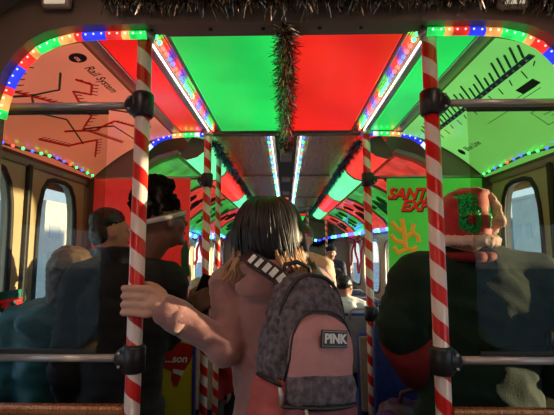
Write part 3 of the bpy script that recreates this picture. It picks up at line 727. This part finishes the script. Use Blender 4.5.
    for q in (SL, SR): mb.limb([q, L(0, -.012, sh+.035)], [.058*sc+bulk, .050*sc+bulk])
    if collar: mb.secs([(L(0, -.01, sh), (.085)*sc+bulk*.5, .08*sc+bulk*.5, rz), (L(0, -.012, sh+.04), .07*sc+bulk*.5, .068*sc+bulk*.5, rz), (L(0, -.008, sh+collar), .066*sc+bulk*.4, .066*sc+bulk*.4, rz)])
    if hood:
        mb.tube([L(.085*math.sin(t), -.02-.085*math.cos(t), sh+.035+hup) for t in [(-2.4+4.8*k/14) for k in range(15)]], [.03*sc*(.5+.5*hsz)]*15, 10)
        mb.ell(L(0, -.115+hup*.3, sh-.02+hup*.9), (.115*sc*(.4+.6*hsz), .045*sc*hsz, .06*sc*hsz), Euler((0, 0, rz)))
    link(top_name, fuse(mb, voxel, 4, wr, wf), top, root, smooth=True)
    if face: add_face(root, w, hs, F)
    return root, w, hs, F, L, la, ra
M['shoe'] = mat('dark_shoe', (.02, .02, .02), .5)
M['jeans'] = mat('dark_jeans', (.02, .03, .06), .8, bump=.3, bscale=400)
M['black_cloth'] = mat('black_cloth', (.006, .006, .008), .85, sheen=0, bump=.4, bscale=200)
def hair_cap(root, w, sc, F, m, rx=.084, ry=.104, rz=.10, off=(0, -.022, .035), voxel=.008, wr=.004, wf=40, cut=None, extra=None, name='hair'):
    mb = MB(); e = F.to_euler(); mb.ell(w(*off), (rx*sc, ry*sc, rz*sc), e)
    if extra: extra(mb)
    me = fuse(mb, voxel, 2, wr, wf)
    return link(name, me, m, root, smooth=True)
# --- girl with backpack -------------------------------------------------------
M['hoodie'] = mat('dusty_pink_fleece', (.36, .17, .16), .85, var=.08, sheen=.5, bump=.3, bscale=300)
Pz = at(133, 300, D1).z; pc = Vector((-PX, D1, Pz))
def grip(mb, sc):
    def q(x, y, z): return pc+Vector((x, y, z))
    mb.limb([q(.088, -.012, -.012), q(.06, -.022, -.004)], [.024, .026])
    for k, z in enumerate((.031, .0105, -.010, -.030)):
        mb.limb([q(.075, -.018, z*.55-.006), q(.036, -.032, z)], [.013, .0115])
        e = (0, .001, .001, -.001)[k]
        mb.limb([q(.036, -.032, z), q(.006, -.0335, z+.003), q(-.024, -.022, z+.001), q(-.029+e*3, .004, z-.002), q(-.016+e*4, .024, z-.002)], [.0098, .0088, .0084, .0078, .0068])
    mb.limb([q(.07, -.010, .016), q(.044, .016, .030), q(.020, .029, .036), q(-.006, .030, .038)], [.014, .012, .0105, .0085])
gx, gy = -.045, 1.17
elbow = at(225, 346, 1.10); wr_ = pc+Vector((.080, -.008, -.022))
root, w, hs, F, L, la, ra = person(gx, gy, 1.615, R(-6), 'person with long dark hair and pink hoodie, from behind, holding the left striped pole', M['skin_l'], M['hoodie'], M['jeans'],
    larm=[elbow, wr_], rarm=[(.13, 1.27, 1.12), (.08, 1.38, 1.13)], width=.74, voxel=.007, bulk=.010, wr=.0026, wf=26, top_name='hoodie', hands=(grip, 'r'), hood=True, hup=.010, hsz=.62, head_off=(0, 0, -.037), headsc=.95)
# cuff
d = (wr_-elbow).normalized(); MB().tube([wr_-d*.055, wr_-d*.03, wr_-d*.005], [.0425, .0435, .039], 20).build('cuff', M['hoodie'], root, True)
# hair
M['hair_dark'] = mat('dark_brown_hair', (.008, .0045, .0035), .42, var=.4, nscale=60)
M['hair_blond'] = mat('blond_hair_ends', (.42, .24, .12), .5, var=.3, nscale=60)
hx = at(268, 235, gy).x
secs = []
HS = [(1.575, .012, .012, 0), (1.568, .045, .045, 0), (1.55, .070, .072, 0), (1.52, .088, .092, 0), (1.48, .098, .104, .0), (1.44, .102, .104, .002), (1.40, .106, .098, .006), (1.375, .100, .085, .010), (1.355, .085, .06, .012)]
def hs_at(z):
    for a, b in zip(HS[:-1], HS[1:]):
        if z >= b[0]:
            f = (a[0]-z)/(a[0]-b[0]); return [a[i]+(b[i]-a[i])*f for i in range(4)]
    return HS[-1]
mb = MB(); mb.secs([(Vector((hx+dx, gy-.01, z)), rx, ry) for z, rx, ry, dx in HS], 28)
link('hair', fuse(mb, .007, 3), M['hair_dark'], root, smooth=True)
rr = random.Random(5)
def lock(mb, th, z1, r0, sp, n=14, ztop=1.567, mis=None):
    pts = []; rs = []
    for k in range(n):
        f = k/(n-1); z = ztop+(z1-ztop)*f; q = hs_at(max(z, 1.356)); s = 1.0+.02*math.sin(f*7+th*9)
        ex = max(0, 1.40-z)*sp
        a = th+.05*math.sin(f*5+th*20)
        pts.append(Vector((hx+q[3]+math.cos(a)*(q[1]*s+ex*.9), gy-.01+math.sin(a)*(q[2]*s+ex*.9), z))); rs.append(r0*(1-.6*f**3))
    mb.tube(pts, rs, 5, mis=mis)
mb = MB()
for i in range(330):
    th = rr.uniform(-PI-.75, .75); z1 = rr.uniform(1.335, 1.395)+(-.03 if th > -.9 else .03 if -2.7 < th < -1 else 0); lock(mb, th, z1, rr.uniform(.0022, .0045), .2)
mb.build('hair_strands', M['hair_dark'], root, True)
mb = MB()
for th0, z1, sp, nn, z0 in ((PI+.15, 1.345, 1.15, 26, 1.42), (PI+.55, 1.35, 1.15, 30, 1.41), (-.75, 1.33, .9, 30, 1.42), (-1.1, 1.34, .9, 18, 1.41)):
    for i in range(nn): lock(mb, th0+rr.uniform(-.25, .25), z1+rr.uniform(-.02, .02), rr.uniform(.0022, .0045), sp*rr.uniform(.7, 1.2), 9, z0+rr.uniform(-.01, .012))
mb.build('blond_ends', M['hair_blond'], root, True)
mb = MB()
for i in range(26): lock(mb, -.15+rr.uniform(-.3, .35), 1.32+rr.uniform(-.03, .02), rr.uniform(.0025, .004), .75, 12, 1.47)
M['hair_brown'] = mat('warm_brown_hair', (.12, .045, .02), .45, var=.3)
mb.build('brown_side_strands', M['hair_brown'], root, True)
# --- backpack -----------------------------------------------------------------
M['heather'] = mat('grey_heather', (.10, .082, .10), .8, var=.75, nscale=70, bump=.3, bscale=200)
M['pink_fabric'] = mat('pink_fabric', (.50, .24, .24), .75, var=.06, bump=.2, bscale=300)
M['coral'] = mat('coral_fabric', (.42, .085, .075), .75, var=.1, bump=.2, bscale=300)
M['rose'] = mat('dark_rose_fabric', (.22, .055, .075), .75, var=.1, bump=.2, bscale=300)
bc = Vector((.040, .955, 1.182)); BR = Matrix.Rotation(R(30), 4, 'Z') @ Matrix.Rotation(R(7), 4, 'Y') @ Matrix.Rotation(R(-5), 4, 'X')
TB = Matrix.Translation(bc) @ BR
bp = empty('backpack', (.035, .955, .995), 'grey heather and pink backpack lettered PINK on the back of pink hoodie', 'backpack')
def shell(secs_, n=32, e=3.2):
    mb = MB(); rings = []
    for cy, z, a, b in secs_:
        ring = []
        for k in range(n):
            t = 2*PI*k/n; c, s = math.cos(t), math.sin(t); r = (abs(c)**e+abs(s)**e)**(-1/e)
            ring.append(Vector((a*r*c, cy+b*r*s, z)))
        rings.append(ring)
    return mb.loft(rings)
def bpart(name, mb, m, wr=0, par=None, smooth=True, voxel=.006):
    me = fuse(mb, voxel, 3, wr, 22) if wr else mb.mesh(); me.transform(TB)
    return link(name, me, m, par or bp, smooth=smooth)
bpart('main_compartment', shell([(0, -.06, .104, .062), (0, -.03, .108, .068), (0, .03, .104, .068), (0, .09, .092, .064), (.005, .14, .074, .056), (.01, .172, .05, .042), (.012, .186, .026, .02)]), M['heather'], .005)
bpart('base', shell([(0, -.185, .095, .058), (0, -.17, .112, .068), (0, -.11, .121, .074), (0, -.055, .114, .072), (0, -.042, .107, .068)]), M['coral'], .004)
bpart('front_panel', shell([(-.066, -.06, .078, .026), (-.068, .0, .080, .028), (-.066, .045, .076, .026), (-.060, .072, .062, .022), (-.052, .090, .038, .014), (-.05, .096, .02, .008)]), M['pink_fabric'], .0015)
bpart('pocket_flap', shell([(-.072, -.085, .083, .032), (-.072, -.06, .084, .033), (-.070, -.035, .081, .031), (-.066, -.026, .074, .026)]), M['heather'], .002)
bpart('front_pocket', shell([(-.07, -.185, .070, .024), (-.072, -.17, .080, .032), (-.074, -.12, .084, .036), (-.073, -.086, .084, .034)]), M['rose'], .003)
def arcpts(a, z0, z1, y, n=24, ex=2.6):
    pts = []
    for k in range(n+1):
        t = PI*k/n; c = math.cos(t); s = math.sin(t); pts.append(Vector((a*math.copysign(abs(c)**(2/ex), c), y, z0+(z1-z0)*abs(s)**(2/ex))))
    return pts
mb = MB().tube([Vector((-.082, -.05, -.06))]+arcpts(.080, .0, .100, -.070)[::-1]+[Vector((.082, -.05, -.06))], .0028, 6)
bpart('panel_zipper', mb, M['black'])
mb = MB().tube([Vector((.090*math.cos(t), -.066+.044*math.sin(t), -.087)) for t in [PI+PI*k/20 for k in range(21)]], .0048, 6)
bpart('pocket_zipper', mb, M['black'])
mb = MB().tube([Vector((-.110, .01+.0, -.040)), Vector((-.110, -.04, -.042)), Vector((-.095, -.068, -.05))], .0045, 6); bpart('seam_binding', mb, M['black'])
mb = MB().tube([(v.x*1.14, -.03, v.z*1.25+.004) for v in arcpts(.080, .0, .140, -.05)[::-1]], .005, 6); bpart('main_zipper', mb, M['black'])
for (x, y, z) in ((-.06, -.106, -.105), (-.098, -.062, -.065)):
    bpart('zip_pull', MB().tube([(x, y, z+.018), (x+.003, y-.006, z), (x+.006, y-.006, z-.022)], [.003, .005, .004], 8), M['tube'])
# patch
Pm = TB @ Matrix.Translation((.010, -.0985, .045)) @ Matrix.Scale(.84, 4)
me = MB().box((0, 0, 0), (.082, .004, .042), bevel=.001).mesh(); me.transform(Pm); pt = link('logo_patch', me, M['black'], bp)
me = MB().box((0, -.0026, 0), (.077, .002, .037)).mesh(); me.transform(Pm); link('patch_field', me, mat('patch_grey', (.35, .25, .26), .7), pt)
me = MB().box((0, -.0036, 0), (.073, .002, .033)).mesh(); me.transform(Pm); link('patch_ground', me, M['black'], pt)
me = textm('PINK', .031, 0, .0008, .0012); me.transform(Pm @ Matrix.Translation((0, -.0052, -.0005)) @ Matrix.Rotation(R(90), 4, 'X')); link('lettering', me, M['ink_white'], pt)
# top haul loop and straps
bpart('haul_loop', MB().tube([(-.04, .045, .175), (-.035, .05, .205), (0, .05, .215), (.035, .05, .205), (.04, .045, .175)], .006, 8), M['black'])
def strap(pts, wd, name, m, th=.006):
    mb = MB(); rings = []; pts = [Vector(p) for p in pts]
    for i, p in enumerate(pts):
        a = pts[max(0, i-1)]; b = pts[min(len(pts)-1, i+1)]; d = (b-a).normalized(); up = (p-Vector((gx, gy+.02, p.z-.08))).normalized(); sd = d.cross(up).normalized(); up = sd.cross(d)
        rings.append([p+sd*wd+up*th, p-sd*wd+up*th, p-sd*wd-up*th, p+sd*wd-up*th])
    mb.loft(rings); return mb.build(name, m, bp)
sp = [at(292, 290, .985), at(279, 277, .99), at(266, 268, 1.0), at(253, 260, 1.03), at(244, 253, 1.10), at(238, 253, 1.19), at(236, 268, 1.27), at(240, 300, 1.31)]
st = strap(sp, .019, 'shoulder_strap', M['black'])
strap([at(318, 290, 1.0), at(320, 275, 1.06), at(316, 268, 1.14), at(312, 275, 1.24), at(306, 300, 1.28)], .019, 'shoulder_strap', M['black'])
for k in range(6):
    f = .35+k*.52; i = int(f); p = sp[i].lerp(sp[i+1], f-i); d = (sp[i+1]-sp[i]).normalized()
    up = (p-Vector((gx, gy+.02, p.z-.08))).normalized(); sd = d.cross(up).normalized(); up = sd.cross(d)
    mb = MB(); c = p+up*.0075
    mb.loft([[c+sd*.013+d*.006, c-sd*.011+d*.008, c-sd*.013-d*.006, c+sd*.011-d*.008], [q+up*.001 for q in (c+sd*.013+d*.006, c-sd*.011+d*.008, c-sd*.013-d*.006, c+sd*.011-d*.008)]])
    mb.build('strap_mark', M['ink_white'], bp)
# --- boy with headband ----------------------------------------------------------
bx, by = -.515, 1.30
phone_c = at(200, 301, 1.38)
def hold(mb, sc):
    a = ra_b[2] if False else phone_c+Vector((-.045, -.01, -.03))
    relaxed_hand(mb, a, Vector((.75, .1, .45)), -1, .95, Vector((0, .2, 1)), .55)
root, w, hs, F, L, la, ra = person(bx, by, 1.615, R(-8), 'person with curly black hair and white headband in black jacket, behind left striped pole', M['skin_d'], M['black_cloth'], M['black_cloth'],
    hrz=R(-42), tilt=R(4), rarm=[(-.40, 1.38, 1.15), phone_c+Vector((-.055, -.01, -.035))], voxel=.008, bulk=.018, hands=('r', hold), head_off=(.113, -.01, .010), width=.86, headsc=.84, collar=.10)
rr = random.Random(11)
def curls(mb):
    for i in range(170):
        v = Vector((rr.gauss(0, 1), rr.gauss(0, 1)-.25, rr.gauss(0, 1)+.7)).normalized()
        if v.z < -.25: continue
        if v.y > .75: continue
        mb.ell(w(v.x*.080, -.026+v.y*.095, .075+v.z*.105), rr.uniform(.013, .022)*hs, sub=1)
M['hair_black'] = mat('black_hair', (.006, .004, .004), .95, var=.5, nscale=90, bump=.5, bscale=120)
M['hair_black'].node_tree.nodes['Principled BSDF'].inputs['Specular IOR Level'].default_value = .1
hair_cap(root, w, hs, F, M['hair_black'], .078, .098, .085, (0, -.025, .062), .006, .007, 55, extra=curls)
def band(r0, zz, tilt_, name, m, hgt=.011, ex=1.0):
    mb = MB(); rings = []
    for k in range(40):
        t = 2*PI*k/40; c = (.0865*ex*math.sin(t), -.016+.1065*ex*math.cos(t))
        z = zz+tilt_*math.cos(t)
        rings.append([w(c[0]*1.0, c[1], z-hgt), w(c[0]*1.04, c[1]+.004*math.cos(t), z-hgt*.6), w(c[0]*1.04, c[1]+.004*math.cos(t), z+hgt*.6), w(c[0], c[1], z+hgt)])
    mb.loft(rings, closed=True); return mb.build(name, m, root, True)
M['headband'] = mat('white_headband', (.50, .44, .42), .7)
band(0, .012, .022, 'headband', M['headband'], ex=1.03)
ph = empty('phone', phone_c, 'black smartphone held by the person with the white headband', 'phone')
e = Euler((R(20), R(20), R(20)))
MB().box(phone_c+Vector((.012, .02, .02)), (.072, .009, .14), e, bevel=.004).build('body', M['black'], ph)
MB().box(phone_c+Vector((.012, .02, .02))+e.to_matrix() @ Vector((0, .0052, 0)), (.064, .001, .125), e).build('screen', mat('phone_glass', (.01, .01, .02), .08), ph)
# --- man in navy puffer ------------------------------------------------------------
M['navy'] = mat('navy_puffer', (.008, .013, .04), .4, var=.3)
root, w, hs, F, L, la, ra = person(-.78, 1.765, 1.61, R(-35), 'person with short dark hair and navy puffer jacket at left, behind the boy', M['skin_m'], M['navy'], M['black_cloth'], hrz=R(-20), bulk=.035, wr=.012, wf=11, voxel=.011, headsc=.88)
def cut(mb): mb.ell(w(0, -.055, -.005), (.074*hs, .058*hs, .075*hs), F.to_euler())
hair_cap(root, w, hs, F, M['hair_dark'], .078, .092, .072, (0, -.024, .062), .008, .005, 50, extra=cut)
# --- person in teal jacket ------------------------------------------------------------
M['teal'] = mat('teal_jacket', (.008, .085, .09), .55, var=.3, sheen=.1)
root, w, hs, F, L, la, ra = person(-.82, 1.45, 1.43, R(10), 'person with brown hair in a teal jacket behind the left glass windscreen', M['skin_l'], M['teal'], M['jeans'], bulk=.022, wr=.009, wf=12, hood=True, head_off=(.055, -.01, 0), width=.82)
M['hair_mid'] = mat('grey_brown_hair', (.10, .055, .032), .5, var=.3, nscale=50)
def longer(mb): mb.secs([(w(0, -.05, .03), .086*hs, .07*hs), (w(0, -.055, -.05), .085*hs, .062*hs), (w(0, -.065, -.15), .075*hs, .05*hs), (w(0, -.07, -.20), .05*hs, .03*hs)])
hair_cap(root, w, hs, F, M['hair_mid'], .088, .106, .095, (0, -.025, .035), .007, .005, 45, extra=longer)
# --- elf sweater person ------------------------------------------------------------
M['elf'] = mat('dark_green_knit', (.003, .020, .009), .95, var=.25, nscale=200, sheen=0, bump=.6, bscale=260)
M['elf_red'] = mat('red_knit', (.20, .005, .007), .8, var=.15, bump=.5, bscale=260)
ex_, ey_ = .600, 1.31
elL = at(400, 325, 1.24); elR = Vector((.90, 1.26, 1.17))
root, w, hs, F, L, la, ra = person(ex_, ey_, 1.63, R(12), 'person in a dark green elf sweater and sequined Santa hat on the right', M['skin_l'], M['elf'], M['black_cloth'],
    hrz=R(8), larm=[elL, at(420, 372, 1.33)], rarm=[elR, (.85, 1.38, 1.0)], width=1.32, bulk=.028, wr=.010, wf=9, voxel=.009, top_name='sweater', head_off=(-.05, -.03, -.052), headsc=.80, collar=.075)
d = (la[2]-la[1]); MB().tube([la[1]+d*.25+Vector((0, -.004, 0)), la[1]+d*.5+Vector((0, -.004, 0)), la[1]+d*.98], [.079, .076, .066], 22).build('red_cuff', M['elf_red'], root, True)
MB().tube([w(.100*math.sin(t), -.03-.092*math.cos(t), -.085) for t in [2*PI*k/24 for k in range(25)]], .020*hs, 10).build('red_collar', M['elf_red'], root, True)
# hat
M['sequin'] = mat('green_sequins', (.01, .30, .06), .16, .75, var=.95, nscale=150, bump=1, bscale=170)
M['velvet'] = mat('red_velvet', (.45, .006, .010), .7, var=.2, sheen=.4)
M['fur'] = mat('white_fur', (.75, .52, .47), .9, var=.12, bump=1, bscale=90)
hr = empty('santa_hat', w(0, -.02, .06), 'sequined green and red Santa hat with white fur trim and pompom', 'hat')
mb = MB()
pth = [(0, -.018, -.03, .094, .112), (0, -.018, .03, .100, .118), (0, -.018, .08, .103, .118), (.0, -.022, .125, .096, .105), (.012, -.035, .165, .078, .082), (.035, -.06, .185, .058, .058)]
rings = [[w(cx+a*math.cos(t), cy+b*math.sin(t), z-.15*math.cos(t)*a*(i/5)) for t in [2*PI*k/32 for k in range(32)]] for i, (cx, cy, z, a, b) in enumerate(pth)]
mb.loft(rings)
me = fuse(mb, .006, 3, .003, 20); crown = link('crown', me, [M['sequin'], M['velvet']], hr, smooth=True)
for p in me.polygons:
    v = p.center; n1 = noise.noise(v*16+Vector((3, 1, 2)))
    p.material_index = 1 if n1 > .22 or v.x < w(-.050, 0, 0).x or v.z > w(0, 0, .165).z else 0
def fluff(mb_pts, n, r, name, seed):
    mb_pts = [Vector(q) for q in mb_pts]; rr = random.Random(seed); mb = MB()
    for i in range(n):
        q = rr.random()*(len(mb_pts)-1); k = int(q); p = Vector(mb_pts[k]).lerp(Vector(mb_pts[k+1]), q-k)
        v = Vector((rr.gauss(0, 1), rr.gauss(0, 1), rr.gauss(0, 1))).normalized(); mb.ell(p+v*r*.6, r*rr.uniform(.3, .55), sub=1)
    mb.tube(mb_pts, r*.8, 8)
    return link(name, fuse(mb, .0055, 1, .003, 90), M['fur'], hr, smooth=True)
fluff([w(.108*math.sin(t), -.018+.124*math.cos(t), -.022) for t in [2*PI*k/24 for k in range(25)]], 260, .027*hs, 'fur_band', 1)
fluff([w(.02, -.06, .185), w(.075, -.08, .165), w(.112, -.09, .12), (w(.125, -.08, .07)), w(.112, -.06, .01)], 200, .022*hs, 'fur_edge', 4)
fluff([w(.058, -.148, .055), w(.06, -.148, .05)], 70, .026*hs, 'pompom', 2)
M['flower'] = mat('dark_red_flower', (.28, .004, .01), .5)
mb = MB()
for k in range(6):
    a = k*PI/3; mb.ell(w(-.05+.014*math.cos(a), -.125, .060+.014*math.sin(a)), (.008, .005, .005), Euler((0, -a, 0)), sub=2)
mb.build('flower', M['flower'], hr, True)
mb = MB()
for k in range(14):
    t0 = rr.uniform(.3, 1.2); mb.tube([w(.088, -.03-.03*t0, -.0+rr.uniform(-.02, .02)), w(.098+rr.uniform(0, .01), -.05, -.04), w(.092, -.05+rr.uniform(-.02, .02), -.09)], [.004, .005, .002], 5)
mb.build('hair', M['hair_blond'], root, True)
hair_cap(root, w, hs, F, M['hair_blond'], .082, .1, .085, (0, -.022, .01), .008, .004, 40)
# --- far passengers ------------------------------------------------------------
M['white_hoodie'] = mat('white_fleece', (.85, .82, .72), .8, sheen=.3)
M['grey_coat'] = mat('grey_coat', (.10, .10, .12), .8); M['cream'] = mat('cream_coat', (.80, .55, .36), .7)
M['dark_coat'] = mat('dark_coat', (.012, .014, .03), .7); M['red_coat'] = mat('red_coat', (.4, .02, .02), .7)
def simple(x, y, h, rz, label, skin, top, hair, seated=None, hrz=0, **k):
    root, w, hs, F, L, la, ra = person(x, y, h, rz, label, skin, top, M['jeans'], seated=seated, hrz=hrz, voxel=.014, wr=.006, hood=k.pop('hood', False), bulk=.02, **k)
    hair_cap(root, w, hs, F, hair, .084, .1, .085, (0, -.028, .048), .009, .004, 50); return root, w, hs, F
simple(.50, 3.5, 1.40, R(-5), 'seated person in a bright white hooded top, seen from behind', M['skin_m'], M['white_hoodie'], M['hair_dark'], seated=.46, hrz=R(-30), hood=True)
simple(.50, 4.25, 1.42, R(8), 'seated person in grey coat looking sideways, past the white hoodie', M['skin_m'], M['grey_coat'], M['hair_dark'], seated=.46, hrz=R(75))
simple(.12, 3.0, 1.60, R(170), 'standing person in a sunlit cream coat right of the long dark hair', M['skin_l'], M['cream'], M['hair_brown'])
r_, w, hs, F = simple(.66, D3-.50, 1.47, R(178), 'standing person in dark coat and dark cap near the far arch', M['skin_m'], M['dark_coat'], M['hair_dark'])
MB().secs([(w(0, -.01, .05), .095*hs, .11*hs), (w(0, -.01, .09), .092*hs, .105*hs), (w(0, -.01, .125), .07*hs, .08*hs), (w(0, -.01, .14), .03*hs, .03*hs)]).build('cap', M['black_cloth'], r_, True)
simple(-.56, 2.75, 1.45, R(-12), 'seated person in red coat with pale face behind the second left pole', M['skin_l'], M['red_coat'], M['hair_blond'], seated=.46, hrz=R(-75))
simple(-.62, 4.25, 1.55, R(5), 'seated person in cream coat farther along left side', M['skin_m'], M['cream'], M['hair_brown'], seated=.46)
simple(.10, 5.0, 1.62, R(160), 'standing person in red coat far down the aisle', M['skin_m'], M['red_coat'], M['hair_brown'])
# ------------------------------------------------------------------ outside
M['bld'] = mat('pale_building', (.62, .60, .58), .8, var=.1, nscale=1); M['bldw'] = mat('building_glass', (.40, .47, .55), .3)
M['blue_bld'] = mat('blue_building', (.20, .32, .50), .6)
def building(x, y, w_, d_, h_, label, m):
    r = empty('building', (x, y, -4), label, 'building'); MB().box((x, y, -4+h_/2), (w_, d_, h_)).build('wall', m, r)
    MB().box((x, y, -4+h_+.15), (w_+.3, d_+.3, .3)).build('roof', M['bld'], r)
    sx = -1 if x > 0 else 1
    for a in range(2):
        mb = MB()
        for b in range(int(h_/3)): mb.box((x+sx*w_/2, y-d_*.25+a*d_*.5, -2.5+b*3), (.1, d_*.28, 1.5))
        mb.build('window_column', M['bldw'], r)
    return r
building(-30, 47, 8, 8, 10.5, 'pale building outside the left door window', M['bld'])
building(-34, 62, 8, 9, 9, 'blue building outside the left windows, farther off', M['blue_bld'])
building(30, 45, 8, 4, 11, 'pale building outside the right door window', M['bld'])
building(31, 52, 8, 5, 9, 'blue building outside the right door window', M['blue_bld'])
gd = MB().box((0, 30, -4.1), (300, 300, .2)).build('ground', mat('snowy_ground', (.55, .55, .56), .9, nscale=.2)); struct(gd)
# ------------------------------------------------------------------ world + sun
wd = bpy.data.worlds.new('sky'); S.world = wd; wd.use_nodes = True; n = wd.node_tree; bg = n.nodes['Background']
tc = n.nodes.new('ShaderNodeTexCoord'); sp_ = n.nodes.new('ShaderNodeSeparateXYZ'); rp = n.nodes.new('ShaderNodeValToRGB')
n.links.new(tc.outputs['Generated'], sp_.inputs[0]); n.links.new(sp_.outputs['Z'], rp.inputs['Fac']); n.links.new(rp.outputs['Color'], bg.inputs['Color'])
rp.color_ramp.elements[0].position = 0; rp.color_ramp.elements[0].color = (.85, .85, .82, 1)
rp.color_ramp.elements[1].position = .4; rp.color_ramp.elements[1].color = (.22, .42, .62, 1)
el = rp.color_ramp.elements.new(.10); el.color = (.50, .66, .78, 1)
bg.inputs['Strength'].default_value = 2.1
sn = bpy.data.lights.new('sun', 'SUN'); sn.energy = 14; sn.color = (1, .74, .42); sn.angle = R(1)
so = bpy.data.objects.new('sun', sn); COL.objects.link(so)
so.rotation_euler = Vector((-1, -.14, -.03)).to_track_quat('-Z', 'Y').to_euler()
S.view_settings.view_transform = 'Standard'; S.view_settings.look = 'None'; S.view_settings.gamma = 1; S.view_settings.exposure = 0
